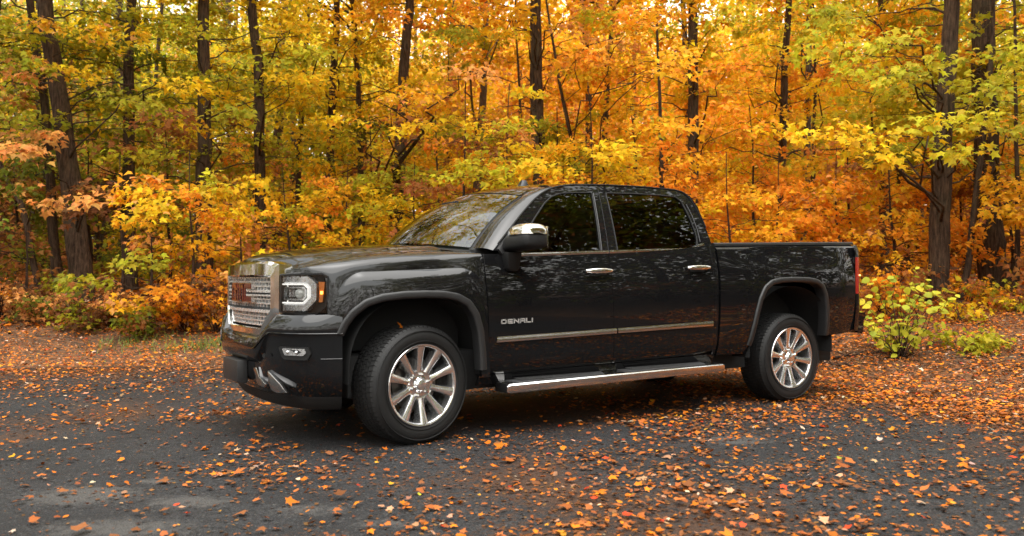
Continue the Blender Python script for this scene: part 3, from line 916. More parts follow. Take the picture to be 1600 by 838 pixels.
# ---- side steps
for sg in (-1, 1):
    mb = MB(); sec = [(-1.055, -.030), (-1.058, .022), (-1.045, .034), (-.90, .040), (-.895, .0), (-.92, -.032)]
    xs = [.60, .625, 2.69, 2.71]; zc_s = lambda x: .333 + .016 * (x - .64)
    rows = []
    for x, k in zip(xs, (.75, 1, 1, .75)):
        rows.append([(x, sg * (-.975 + (y + .975) * (1 if k == 1 else .97)), zc_s(x) + z * k) for y, z in sec])
    mb.grid(rows, closed=True); mb.f.append(tuple(range(6))); mb.f.append(tuple(18 + i for i in range(6)))
    st = mb.build('side_step', SATIN, truck, sharp=30, bevel=.004)
    for x0, x1 in ((.70, 1.52), (1.72, 2.56)):
        mb = MB(); q = lambda x, y, dz: (x, sg * y, zc_s(x) + dz)
        mb.prism([q(x0, -1.035, .030), q(x1 - .05, -1.035, .030), q(x1, -.91, .034), q(x0 - .05, -.91, .034)], [q(x0, -1.033, .043), q(x1 - .05, -1.033, .043), q(x1, -.91, .047), q(x0 - .05, -.91, .047)])
        pd = mb.build('step_pad', PADMAT, st, bevel=.003)
        mb = MB()
        for y in (-1.015, -.985, -.955, -.93):
            mb.box(((x0 + x1) / 2 - .02, sg * y, zc_s((x0 + x1) / 2) + .046 + .002 * (y > -.95)), (x1 - x0 - .10, .012, .006))
        mb.build('grip_ribs', PADMAT, pd, smooth=False)
    MB().box((.606, sg * -.975, zc_s(.6) + .004), (.022, .155, .066)).build('end_cap', PLASTIC, st, bevel=.008)
    for x in (.95, 1.65, 2.40):
        MB().tube([(x, sg * -.70, .47), (x, sg * -.86, .40), (x, sg * -.96, .325)], .02, 8).build('step_bracket', DARK, st)

# ---- bed top, tailgate, tail lamps, rear bumper
mb = MB(); xs = np.linspace(2.735, 4.66, 30)
for sg in (-1, 1):
    rows = [[(x, sg * (abs(float(side(x, float(railz(x))))) - dy), float(railz(x)) + dz) for x in xs] for dy, dz in ((.030, .004), (.032, .022), (.045, .030), (.12, .030), (.12, .0))]
    m2 = MB(); m2.grid(rows)
    for j in (0, 29): m2.f.append(tuple(j + 30 * i for i in range(5)))
    m2.build('bed_rail', GREYTRIM, truck, sharp=40)
mb.prism([(2.75, -.80, float(railz(2.75)) + .0), (4.63, -.78, float(railz(4.63))), (4.63, .78, float(railz(4.63))), (2.75, .80, float(railz(2.75)))],
         [(2.75, -.80, float(railz(2.75)) + .026), (4.63, -.78, float(railz(4.63)) + .026), (4.63, .78, float(railz(4.63)) + .026), (2.75, .80, float(railz(2.75)) + .026)])
mb.build('tonneau_cover', PLASTIC, truck, bevel=.006)
mb = MB(); tg = [(4.625, .64), (4.665, .66), (4.67, 1.2), (4.685, 1.36), (4.68, 1.415), (4.64, 1.42), (4.615, 1.2)]
mb.prism([(x, -.80, z) for x, z in tg], [(x, .80, z) for x, z in tg]); mb.build('tailgate', PAINT, truck, bevel=.01)
for sg in (-1, 1):
    # the lamp wraps round the rear corner
    rows = []
    crn = [(4.555, -.970), (4.60, -.968), (4.640, -.955), (4.668, -.925), (4.682, -.87), (4.686, -.80)]
    for z, k in ((.945, .96), (.955, 1), (1.10, 1.004), (1.25, 1), (1.295, .992), (1.30, .98)):
        rows.append([(4.5 + (x - 4.5) * (k if x > 4.6 else 1) + RK * 0, sg * (y * (1.0 if k > .97 else .985)), z) for x, y in crn])
    mb = MB(); mb.grid(rows); t = mb.build('tail_lamp', LENSRED, truck, sharp=50)
    MB().box((4.630, sg * -.962, 1.13), (.018, .012, .010)).build('lit_bulb', REDLIT, t, bevel=.003)
    rows = []
    for z in (.945, 1.02, 1.28, 1.30): rows.append([(x - .012, sg * (y * .985 + .004), z) for x, y in crn])
    m2 = MB(); m2.grid(rows); m2.build('lamp_back', DARK, t)
    # corner post under and over the lamp
    rows = []
    for z in (.60, .78, .94): rows.append([(x - (.03 if z < .7 else 0.0), sg * (y + .0), z) for x, y in crn])
    m2 = MB(); m2.grid(rows); m2.build('bed_corner', PAINT, truck)
    rows = []
    for z in (1.302, 1.36, 1.416): rows.append([(x - .2 * max(0, z - 1.36), sg * (y + .25 * max(0, z - 1.34)), z) for x, y in crn])
    m2 = MB(); m2.grid(rows); m2.build('bed_corner', PAINT, truck)
mb = MB(); rows = []
for y in np.linspace(-1, 1, 41):
    a = abs(y); bk = .0 - .10 * max(0, a - .80) / .2
    bx = [(4.60, .585), (4.72 + bk * .5, .568), (4.79 + bk, .59), (4.80 + bk, .70), (4.825 + bk, .715), (4.825 + bk, .765), (4.79 + bk * .6, .775), (4.62, .775)]
    rows.append([(x, y * .955, z) for x, z in bx])
mb.grid(rows); mb.f.append(tuple(range(8))); mb.f.append(tuple(40 * 8 + i for i in range(8)))
mb.build('rear_bumper', PAINT, truck, sharp=30)
MB().tube([(4.0, -.35, .40), (4.45, -.42, .43), (4.72, -.50, .44)], .035, 12).build('exhaust_pipe', DISC, truck)

# ---- wheels
def wheel_meshes():
    out = {}
    # profile of the tyre, y is outward negative; (radius, y)
    tp = [(.262, -.020), (.268, -.004), (.285, .004), (.315, .010), (.345, .009), (.370, .0), (.388, -.014), (.398, -.030), (.4005, -.050), (.4015, -.13), (.4005, -.215), (.398, -.235), (.388, -.25), (.370, -.262), (.33, -.272), (.275, -.262), (.262, -.25)]
    tp = [(r, .0 - y) for r, y in tp]       # local y: 0 is the outer rim plane, positive is inboard
    tp = [(r if r < .28 else .28 + (r - .28) * .885, y) for r, y in tp]
    a = np.linspace(0, 2 * math.pi, 96, endpoint=False)
    rows = [[(r * math.cos(t), y, r * math.sin(t)) for t in a] for r, y in tp]
    mb = MB(); mb.grid(rows, closed=True)
    # raised ring and lettering blocks on the sidewall
    for rr, w in ((.357, .004), (.290, .003)):
        mb.grid([[(q * math.cos(t), -.0115 if i in (1, 2) else -.006, q * math.sin(t)) for t in a] for i, q in enumerate((rr - w, rr - w * .5, rr + w * .5, rr + w))], closed=True)
    out['tyre'] = (mb, RUBBER, 60)
    # tread blocks
    mb = MB(); N = 72
    for k in range(N):
        for j, (y0, y1, sk) in enumerate(((.022, .066, .35), (.074, .112, -.25), (.118, .156, .25), (.164, .202, -.25), (.210, .252, .35))):
            t0 = 2 * math.pi * (k + .5 * (j % 2)) / N; dt = 2 * math.pi / N * .80
            r0, r1 = .3825, .3935
            def P(t, y, r): return (r * math.cos(t), y, r * math.sin(t))
            e = .030 if j in (0, 4) else 0
            yo = y0 - .008 if j == 0 else y0; y2 = y1 + .008 if j == 4 else y1
            ro = .375 if j == 0 else r0; ri = .375 if j == 4 else r0
            s = sk * .05
            mb.prism([P(t0, yo, ro), P(t0 + dt, yo, ro), P(t0 + dt + s, y2, ri), P(t0 + s, y2, ri)],
                     [P(t0, y0 + (.004 if j == 0 else 0), r1 - (.004 if j == 0 else 0)), P(t0 + dt, y0 + (.004 if j == 0 else 0), r1 - (.004 if j == 0 else 0)), P(t0 + dt + s, y1, r1 - (.004 if j == 4 else 0)), P(t0 + s, y1, r1 - (.004 if j == 4 else 0))])
    out['tread'] = (mb, RUBBER, 0)
    # rim: lip and barrel
    rp = [(.262, .016), (.270, .004), (.2715, -.003), (.268, -.007), (.258, -.006), (.252, .000), (.249, .012), (.246, .06), (.240, .13), (.225, .16), (.225, .23)]
    mb = MB(); mb.grid([[(r * math.cos(t), y, r * math.sin(t)) for t in a] for r, y in rp], closed=True)
    out['rim'] = (mb, WHEELMAT, 45)
    # hub disc
    hp = [(.0, .020), (.045, .020), (.052, .030), (.086, .036), (.098, .030), (.104, .040), (.108, .075), (.0, .10)]
    mb = MB(); mb.grid([[(max(r, .001) * math.cos(t), y, max(r, .001) * math.sin(t)) for t in a[::2]] for r, y in hp], closed=True)
    out['hub'] = (mb, WHEELMAT, 40)
    cp_ = [(.001, .006), (.030, .007), (.040, .012), (.044, .024)]
    mb = MB(); mb.grid([[(r * math.cos(t), y, r * math.sin(t)) for t in a[::2]] for r, y in cp_], closed=True)
    out['centre_cap'] = (mb, WHEELMAT, 50)
    # one spoke, pointing along +x locally
    mb = MB()
    st = [(.088, .022, .030, .075), (.13, .0190, .024, .070), (.18, .0215, .014, .072), (.23, .026, .003, .075), (.254, .029, -.002, .08)]
    rows = []
    for r, hw, yf, yb in st:
        rows.append([(r, yb, -hw * 1.25), (r, yf + .012, -hw * 1.12), (r, yf + .002, -hw), (r, yf, -hw * .86), (r, yf - .0045, 0.0), (r, yf, hw * .86), (r, yf + .002, hw), (r, yf + .012, hw * 1.12), (r, yb, hw * 1.25)])
    mb.grid(rows); out['spoke'] = (mb, WHEELMAT, 25)
    # lug nut on +x
    mb = MB(); hexa = [(.0115 * math.cos(i * math.pi / 3), .0115 * math.sin(i * math.pi / 3)) for i in range(6)]
    mb.prism([(.070 + u, .040, v) for u, v in hexa], [(.070 + u * .85, .008, v * .85) for u, v in hexa]); out['lug_nut'] = (mb, CHROME, 30)
    mb = MB(); mb.grid([[(r * math.cos(t), y, r * math.sin(t)) for t in a[::2]] for r, y in ((.08, .10), (.175, .10), (.175, .125), (.08, .125))], closed=True)
    out['brake_disc'] = (mb, DISC, 40)
    return {k: (v[0], v[1], v[2]) for k, v in out.items()}
WM = wheel_meshes()
WD = {}
for k, (mb, mat, sharp) in WM.items():
    me = mesh_data(k, mb.v, mb.f, mat, False)
    bm = bmesh.new(); bm.from_mesh(me); bmesh.ops.recalc_face_normals(bm, faces=bm.faces); bm.to_mesh(me); bm.free()
    if sharp: me.polygons.foreach_set('use_smooth', [True] * len(me.polygons)); me.set_sharp_from_angle(angle=R(sharp))
    WD[k] = me
def wheel(loc, rotz, spin):
    w = bpy.data.objects.new('wheel', WD['hub'])
    COL.objects.link(w); w.parent = truck
    w.matrix_parent_inverse = WORLD_OF[truck].inverted()
    M = Matrix.Translation(Vector(loc)) @ Matrix.Rotation(rotz, 4, 'Z') @ Matrix.Rotation(spin, 4, 'Y')
    w.matrix_basis = M
    def sub(n, rot=0.0):
        o = bpy.data.objects.new(n, WD[n]); COL.objects.link(o); o.parent = w
        o.matrix_basis = Matrix.Rotation(rot, 4, 'Y'); return o
    sub('tyre'); tag(sub('tread'), kind='stuff'); sub('rim'); sub('centre_cap'); sub('brake_disc')
    for k in range(10): sub('spoke', k * 2 * math.pi / 10)
    for k in range(6): sub('lug_nut', k * 2 * math.pi / 6 + .3)
    return w
YW, ZW = .965, .3915
wheel((0, -YW, ZW), R(9), R(90 - 3))
wheel((3.645, -YW, ZW), 0, R(90 - 8))
wheel((0, YW, ZW), R(180 + 9), R(20))
wheel((3.645, YW, ZW), R(180), R(50))
# ================================================================== ground
rng = np.random.default_rng(11)
def vnoise(x, y, s, seed=0):
    """smooth value noise in 0..1"""
    x, y = np.asarray(x, float) / s, np.asarray(y, float) / s
    xi, yi = np.floor(x).astype(np.int64), np.floor(y).astype(np.int64)
    fx, fy = x - xi, y - yi
    fx, fy = fx * fx * (3 - 2 * fx), fy * fy * (3 - 2 * fy)
    def h(a, b):
        v = (a * 374761393 + b * 668265263 + seed * 982451653) & 0x7fffffff
        v = ((v ^ (v >> 13)) * 1274126177) & 0x7fffffff
        return ((v ^ (v >> 16)) & 0xffff) / 65535.0
    return (h(xi, yi) * (1 - fx) + h(xi + 1, yi) * fx) * (1 - fy) + (h(xi, yi + 1) * (1 - fx) + h(xi + 1, yi + 1) * fx) * fy
def fnoise(x, y, s, seed=0, oct=3):
    t, a, n = 0, 1.0, 0
    for k in range(oct):
        t = t + a * vnoise(x, y, s / 2 ** k, seed + k); n += a; a *= .5
    return t / n

_re = curve([-180, -140, -110, -80, -60, -40, -31, -19, 0, 15, 22, 31, 45, 70, 110, 150, 180], [13, 17, 26, 22, 15, 12.6, 11.9, 10.9, 10.1, 9.7, 9.2, 8.6, 8.2, 8.6, 10, 12, 13])
def polar(x, y):
    dx, dy = np.asarray(x, float) - CAM[0], np.asarray(y, float) - CAM[1]
    la = dx * math.cos(YAW) - dy * math.sin(YAW); fo = dx * math.sin(YAW) + dy * math.cos(YAW)
    return np.degrees(np.arctan2(la, fo)), np.hypot(la, fo)
def unpolar(th, r):
    la, fo = r * np.sin(np.radians(th)), r * np.cos(np.radians(th))
    return CAM[0] + la * math.cos(YAW) + fo * math.sin(YAW), CAM[1] - la * math.sin(YAW) + fo * math.cos(YAW)
def beyond(x, y):
    th, r = polar(x, y); return r - _re(th)
def ground_z(x, y):
    b = beyond(x, y)
    up = np.where(b > 0, .095 * b * sstep(0, 3.0, b), 0)
    up = np.where(b > 8, .76 + .045 * (np.minimum(b, 60) - 8), up)
    return up + .10 * (fnoise(x, y, 2.5, 5) - .5) * sstep(.3, 2.5, b)

def fast_mesh(name, verts, faces, mats, cols=None, smooth=False):
    """numpy verts (n,3) and faces (m,k) -> mesh, optional per-vertex colour"""
    me = bpy.data.meshes.new(name)
    nv, nf, k = len(verts), len(faces), faces.shape[1]
    me.vertices.add(nv); me.vertices.foreach_set('co', np.ascontiguousarray(verts, np.float32).ravel())
    me.loops.add(nf * k); me.loops.foreach_set('vertex_index', np.ascontiguousarray(faces, np.int32).ravel())
    me.polygons.add(nf); me.polygons.foreach_set('loop_start', np.arange(0, nf * k, k, dtype=np.int32))
    if smooth: me.polygons.foreach_set('use_smooth', np.ones(nf, bool))
    if cols is not None:
        at_ = me.color_attributes.new('Col', 'FLOAT_COLOR', 'POINT')
        c4 = np.ones((nv, 4), np.float32); c4[:, :3] = cols; at_.data.foreach_set('color', c4.ravel())
    for m in (mats if isinstance(mats, (list, tuple)) else [mats]): me.materials.append(m)
    me.update(calc_edges=True)
    return me

def grid_faces(n, m, wrap_=False):
    i, j = np.meshgrid(np.arange(n - 1), np.arange(m if wrap_ else m - 1), indexing='ij')
    k = (j + 1) % m
    return np.stack([i * m + j, i * m + k, (i + 1) * m + k, (i + 1) * m + j], -1).reshape(-1, 4)[:, ::-1]

# ---- materials of the ground
def soil_mat():
    m, nt, b = new_mat('leaf littered soil'); b.inputs['Roughness'].default_value = .9
    tc = nt.nodes.new('ShaderNodeTexCoord')
    v = nt.nodes.new('ShaderNodeTexVoronoi'); v.inputs['Scale'].default_value = 13.0
    nt.links.new(tc.outputs['Object'], v.inputs['Vector'])
    rp = nt.nodes.new('ShaderNodeValToRGB'); e = rp.color_ramp.elements
    e[0].position = 0.0; e[0].color = (.055, .028, .012, 1); e[1].position = 1.0; e[1].color = (.30, .12, .035, 1)
    x = rp.color_ramp.elements.new(.35); x.color = (.12, .05, .018, 1)
    x = rp.color_ramp.elements.new(.7); x.color = (.22, .085, .022, 1)
    sp = nt.nodes.new('ShaderNodeSeparateColor'); nt.links.new(v.outputs['Color'], sp.inputs[0]); nt.links.new(sp.outputs[0], rp.inputs[0])
    n = nt.nodes.new('ShaderNodeTexNoise'); n.inputs['Scale'].default_value = 1.2; n.inputs['Detail'].default_value = 8; nt.links.new(tc.outputs['Object'], n.inputs['Vector'])
    mx = nt.nodes.new('ShaderNodeMix'); mx.data_type = 'RGBA'; mx.inputs[7].default_value = (.045, .030, .018, 1)
    nt.links.new(n.outputs[0], mx.inputs[0]); nt.links.new(rp.outputs[0], mx.inputs[6]); nt.links.new(mx.outputs[2], b.inputs['Base Color'])
    bp = nt.nodes.new('ShaderNodeBump'); bp.inputs['Strength'].default_value = .8; bp.inputs['Distance'].default_value = .03
    nt.links.new(v.outputs['Distance'], bp.inputs['Height']); nt.links.new(bp.outputs[0], b.inputs['Normal'])
    return m
def asphalt_mat():
    """dark aggregate; Col.r = worn pale patch, Col.g = brown leaf mash"""
    m, nt, b = new_mat('worn asphalt')
    L = nt.links.new
    tc = nt.nodes.new('ShaderNodeTexCoord'); ca = nt.nodes.new('ShaderNodeAttribute'); ca.attribute_name = 'Col'
    sp = nt.nodes.new('ShaderNodeSeparateColor'); L(ca.outputs['Color'], sp.inputs[0])
    def noise(scale, det=6, rough=.6):
        n = nt.nodes.new('ShaderNodeTexNoise'); n.inputs['Scale'].default_value = scale; n.inputs['Detail'].default_value = det; n.inputs['Roughness'].default_value = rough
        L(tc.outputs['Object'], n.inputs['Vector']); return n
    def mix(f, a, c):
        x = nt.nodes.new('ShaderNodeMix'); x.data_type = 'RGBA'
        if hasattr(f, 'is_linked'): L(f, x.inputs[0])
        else: x.inputs[0].default_value = f
        for i, q in ((6, a), (7, c)):
            if hasattr(q, 'is_linked'): L(q, x.inputs[i])
            else: x.inputs[i].default_value = (*q, 1)
        return x.outputs[2]
    def ramp(src, p0, p1):
        r = nt.nodes.new('ShaderNodeMapRange'); r.interpolation_type = 'SMOOTHSTEP'; r.inputs[1].default_value = p0; r.inputs[2].default_value = p1
        L(src, r.inputs[0]); return r.outputs[0]
    vo = nt.nodes.new('ShaderNodeTexVoronoi'); vo.inputs['Scale'].default_value = 95.0; L(tc.outputs['Object'], vo.inputs['Vector'])
    vs = nt.nodes.new('ShaderNodeSeparateColor'); L(vo.outputs['Color'], vs.inputs[0])
    base = mix(ramp(vs.outputs[0], .1, 1.0), (.0022, .0025, .003), (.027, .027, .029))
    base = mix(ramp(noise(1.1).outputs[0], .42, .62), base, (.0075, .0075, .0085))
    spk = ramp(vs.outputs[1], .95, .99); base = mix(spk, base, (.055, .053, .05))
    # pale worn patches, edges eaten by noise
    ad = nt.nodes.new('ShaderNodeMath'); ad.operation = 'MULTIPLY_ADD'; L(noise(16, 10, .7).outputs[0], ad.inputs[0]); ad.inputs[1].default_value = 1.25; L(sp.outputs[0], ad.inputs[2])
    base = mix(ramp(ad.outputs[0], 1.02, 1.42), base, (.052, .049, .046))
    # brown mash of old leaves
    ad2 = nt.nodes.new('ShaderNodeMath'); ad2.operation = 'MULTIPLY_ADD'; L(noise(26, 9, .7).outputs[0], ad2.inputs[0]); ad2.inputs[1].default_value = 1.0; L(sp.outputs[1], ad2.inputs[2])
    br = mix(noise(60).outputs[0], (.006, .004, .003), (.085, .034, .012))
    base = mix(ramp(ad2.outputs[0], .88, 1.02), base, br)
    L(base, b.inputs['Base Color'])
    rr = nt.nodes.new('ShaderNodeMapRange'); rr.inputs[3].default_value = .55; rr.inputs[4].default_value = .85; L(noise(5).outputs[0], rr.inputs[0]); L(rr.outputs[0], b.inputs['Roughness'])
    b.inputs['Specular IOR Level'].default_value = .35
    bp = nt.nodes.new('ShaderNodeBump'); bp.inputs['Strength'].default_value = 1.0; bp.inputs['Distance'].default_value = .010
    hh = nt.nodes.new('ShaderNodeMath'); hh.operation = 'MULTIPLY_ADD'; L(noise(30).outputs[0], hh.inputs[0]); hh.inputs[1].default_value = 1.2; L(vo.outputs['Distance'], hh.inputs[2])
    L(hh.outputs[0], bp.inputs['Height']); L(bp.outputs[0], b.inputs['Normal'])
    return m
SOIL, ASPHALT = soil_mat(), asphalt_mat()

rr_ = np.concatenate([[0.0], np.linspace(1, 30, 100), np.geomspace(31, 900, 40)])
tt_ = np.linspace(-180, 180, 241)[:-1]
RR, TT = np.meshgrid(rr_, tt_, indexing='ij')
gx, gy = unpolar(TT, RR)
gz = ground_z(gx, gy) - .02 * (beyond(gx, gy) < -.3)
gnd = link(bpy.data.objects.new('ground', fast_mesh('ground', np.stack([gx, gy, gz], -1).reshape(-1, 3), grid_faces(len(rr_), 240, True), SOIL, smooth=True)))
tag(gnd, 'brown forest floor rising behind the car park under the trees', 'ground', kind='structure')
# asphalt: worn patches and leaf mash have their own shapes
PATCH = [(-2.02, -1.23, .36, .11, 1.0), (-1.65, -1.12, .16, .05, .9), (-1.60, -1.65, .30, .07, .9), (-1.95, -1.95, .5, .10, .8), (1.85, -1.98, .30, .10, .9), (1.20, -2.66, .4, .08, .55), (1.75, -1.55, .4, .12, .5),
         (-1.15, -2.1, .35, .08, .7), (-2.3, -2.2, .5, .12, .8), (-.95, -2.5, .3, .06, .7), (2.45, -2.6, .3, .07, .5), (3.3, -2.2, .3, .08, .5), (-.55, .80, .4, .12, .4)]
f_ = np.linspace(0.02, 1, 130) ** 1.15
tA = np.concatenate([np.linspace(-180, -42, 90, endpoint=False), np.linspace(-42, 42, 220, endpoint=False), np.linspace(42, 180, 90, endpoint=False)])
FF, TA = np.meshgrid(f_, tA, indexing='ij')
edge_r = _re(TA) + .35 * (fnoise(TA * .12, TA * 0 + 3.3, .6, 9) - .5) + .15
ax, ay = unpolar(TA, FF * edge_r)
pale = np.zeros_like(ax); ex = math.radians(-32.5)
for (x0, y0, a, b_, s_) in PATCH:
    dx, dy = ax - x0, ay - y0
    u_ = dx * math.cos(-YAW) + dy * math.sin(-YAW); v_ = -dx * math.sin(-YAW) + dy * math.cos(-YAW)
    pale = np.maximum(pale, s_ * np.exp(-((u_ / a) ** 2 + (v_ / (b_ * 2.2)) ** 2)))
mash = np.clip((fnoise(ax, ay, 1.5, 21) - .36) * 1.2, 0, 1) * .75
thA, rA = polar(ax, ay)
mash = np.clip(mash + .08 + .25 * sstep(-2.5, 0, rA - _re(thA)) + .14 * sstep(-12, 18, thA), 0, 1)
mash = mash * (1 - .7 * pale)
acol = np.stack([pale, mash, pale * 0], -1).reshape(-1, 3)
asp = link(bpy.data.objects.new('asphalt', fast_mesh('asphalt', np.stack([ax, ay, 0 * ax + .004], -1).reshape(-1, 3), grid_faces(len(f_), len(tA), True), ASPHALT, acol, smooth=True)))
tag(asp, 'dark worn asphalt with pale patches and brown leaf mash', 'asphalt', kind='structure')

# ================================================================== leaves
def leaf_mat(name, trans=.42, rough=.55):
    m = bpy.data.materials.new(name); m.use_nodes = True
    nt = m.node_tree; nt.nodes.clear(); L = nt.links.new
    ca = nt.nodes.new('ShaderNodeAttribute'); ca.attribute_name = 'Col'
    p = nt.nodes.new('ShaderNodeBsdfPrincipled'); p.inputs['Roughness'].default_value = rough; p.inputs['Specular IOR Level'].default_value = .14
    tc = nt.nodes.new('ShaderNodeTexCoord'); n = nt.nodes.new('ShaderNodeTexNoise'); n.inputs['Scale'].default_value = 30; L(tc.outputs['Object'], n.inputs['Vector'])
    hv = nt.nodes.new('ShaderNodeHueSaturation'); mr = nt.nodes.new('ShaderNodeMapRange'); mr.inputs[3].default_value = .75; mr.inputs[4].default_value = 1.25
    L(n.outputs[0], mr.inputs[0]); L(mr.outputs[0], hv.inputs['Value']); L(ca.outputs['Color'], hv.inputs['Color'])
    t = nt.nodes.new('ShaderNodeBsdfTranslucent'); mx = nt.nodes.new('ShaderNodeMixShader'); mx.inputs[0].default_value = trans
    o = nt.nodes.new('ShaderNodeOutputMaterial')
    L(hv.outputs[0], p.inputs['Base Color']); L(hv.outputs[0], t.inputs['Color'])
    L(p.outputs[0], mx.inputs[1]); L(t.outputs[0], mx.inputs[2]); L(mx.outputs[0], o.inputs[0])
    return m
LEAF = leaf_mat('maple leaf', .5); LITTER = leaf_mat('fallen leaf', .12, .6)
# outline of a maple leaf, base at 0,0 and tip at 0,1, as a fan round its middle
_o0 = np.array([(0, 0), (.33, -.06), (.25, .15), (.57, .44), (.21, .48), (0, 1), (-.21, .48), (-.57, .44), (-.25, .15), (-.33, -.06)])
def leaf_shape(lod):
    if lod == 0:
        p = np.concatenate([[(0, .30)], _o0]); f = [(0, 1 + i, 1 + (i + 1) % 10) for i in range(10)]
    elif lod == 1:
        p = np.array([(0, 0), (.5, .12), (.24, .45), (0, 1), (-.24, .45), (-.5, .12)]); f = [(0, 1, 2), (0, 2, 3), (0, 3, 4), (0, 4, 5)]
    else:
        p = np.array([(0, 0), (.45, .42), (0, 1), (-.45, .42)]); f = [(0, 1, 2), (0, 2, 3)]
    z = -.32 * p[:, 0] ** 2 - .16 * (p[:, 1] - .3) ** 2
    return np.column_stack([p, z]), np.array(f)
SHAPES = [leaf_shape(k) for k in range(3)]
_w = np.array([(0, .0), (.34, .0), (.55, .40), (.30, .58), (0, .95), (-.32, .60), (-.52, .46), (-.32, .0)])
_p = np.concatenate([[(0, .30)], _w]); SHAPES.append((np.column_stack([_p, -.45 * _p[:, 0] ** 2 - .2 * (_p[:, 1] - .3) ** 2]), np.array([(0, 1 + i, 1 + (i + 1) % 8) for i in range(8)])))   # 3: broad fallen leaf
_w = np.array([(0, .0), (.24, .25), (.20, .62), (0, 1.0), (-.22, .58), (-.22, .25)])
_p = np.concatenate([[(0, .42)], _w]); SHAPES.append((np.column_stack([_p, -.9 * _p[:, 0] ** 2 - .25 * (_p[:, 1] - .4) ** 2]), np.array([(0, 1 + i, 1 + (i + 1) % 6) for i in range(6)])))   # 4: narrow fallen leaf
def leaf_arrays(pos, d, n, size, col, lod, curl=None):
    """pos, d (towards the tip), n (face normal): arrays (N,3)"""
    P, F = SHAPES[lod]
    d = d / (np.linalg.norm(d, axis=1)[:, None] + 1e-9)
    s = np.cross(d, n); s /= np.linalg.norm(s, axis=1)[:, None] + 1e-9
    n2 = np.cross(s, d)
    zc_ = P[None, :, 2:3] * (1.0 if curl is None else curl[:, None, None])
    V = pos[:, None, :] + size[:, None, None] * (P[None, :, 0:1] * s[:, None] + P[None, :, 1:2] * d[:, None] + zc_ * n2[:, None])
    k = len(P)
    Fs = F[None] + (np.arange(len(pos)) * k)[:, None, None]
    return V.reshape(-1, 3), Fs.reshape(-1, 3), np.repeat(col, k, 0)

# colours: G green-yellow, L lime, Y yellow, A amber, O orange, S salmon, B rust
PAL = {'D': (.16, .175, .016), 'G': (.37, .34, .020), 'L': (.57, .50, .028), 'Y': (.80, .52, .018), 'A': (.86, .45, .020), 'O': (.85, .325, .022), 'S': (.76, .35, .09), 'B': (.38, .15, .04), 'K': (.15, .060, .018)}
GRID = [  # columns of 200 px, rows of 90 px from the top
    ['GGSGYD', 'GGLYS', 'YLYG', 'AOYGS', 'AOYSO', 'OAYL', 'LYAO', 'GLGO'],
    ['GSGDB', 'GLYGD', 'YLYG', 'SAYS', 'OOAYS', 'OAYO', 'AOLY', 'LLGLY'],
    ['GSBGD', 'GLBYS', 'GYLD', 'BSYA', 'YLGA', 'OOAY', 'YAOL', 'LYLGO'],
    ['BKGDK', 'SAYOG', 'OSYG', 'YLBG', 'YGOA', 'OOAS', 'OAOYS', 'OAOB'],
    ['BDGKB', 'OSABG', 'OSBG', 'YGBO', 'AOB', 'OOAB', 'OOSAB', 'OABO'],
    ['KBDKG', 'BSKDO', 'BOKS', 'BKO', 'BO', 'OBK', 'BOAKG', 'BOAGK'],
]
def letters_at(P):
    px, py, k = to_px(P)
    c = int(np.clip(px / 200, 0, 7.99)); r = int(np.clip(py / 90, 0, 5.99))
    g = GRID[r][c]
    return g + g.replace('O', 'A').replace('S', 'Y')
def jitter_cols(base, n, r):
    c = np.array(base)[None] * r.uniform(.72, 1.25, (n, 1)) * r.uniform(.86, 1.14, (n, 3))
    return np.clip(c, 0, .95)

class Foliage:
    def __init__(s, lod): s.P, s.D, s.N, s.S, s.C, s.lod = [], [], [], [], [], lod
    def spray(s, r, o, dirv, L, letters, size, dens=75, spread=.42, thick=.07, droop=.25):
        """a flat layered bough of leaves from o along dirv"""
        n = max(6, int(dens * L * L ** .3))
        a = np.array(dirv, float); a /= np.linalg.norm(a)
        lat = np.cross(a, [0, 0, 1.0]); lat /= np.linalg.norm(lat) + 1e-9
        t = r.uniform(.02, 1, n) ** .8; w = spread * L * np.sin(np.pi * np.clip(t * .78 + .20, 0, 1))
        # leaves gather along side twigs
        tw = np.round(t * L / .16) * .16 / L; t = t * .45 + tw * .55
        q = r.uniform(-1, 1, n)
        p = np.asarray(o) + a * (t * L)[:, None] + lat * (q * w)[:, None]
        p[:, 2] += -droop * L * (t ** 2) * .6 - .25 * (q * w) ** 2 / max(L, .1) + r.normal(0, thick, n)
        d = a * r.uniform(.2, 1, n)[:, None] + lat * (q * 1.1)[:, None] + r.normal(0, .35, (n, 3)); d[:, 2] -= r.uniform(.15, 1.1, n)
        nn = np.array([0, 0, 1.0]) + r.normal(0, .42, (n, 3)) - .35 * FWD
        b = PAL[letters[r.integers(len(letters))]]
        c = jitter_cols(b, n, r)
        k = r.random(n) < .16
        if k.any(): c[k] = jitter_cols(PAL[letters[r.integers(len(letters))]], int(k.sum()), r)
        s.P.append(p); s.D.append(d); s.N.append(nn); s.S.append(size * r.uniform(.55, 1.25, n)); s.C.append(c)
        return a, lat
    def build(s, name, parent, origin):
        if not s.P: return None
        P, D, N, S, C = map(np.concatenate, (s.P, s.D, s.N, s.S, s.C))
        v, f, c = leaf_arrays(P - np.asarray(origin), D, N, S, C, s.lod)
        o = bpy.data.objects.new(name, fast_mesh(name, v, f, LEAF, c)); COL.objects.link(o); o.parent = parent
        return o

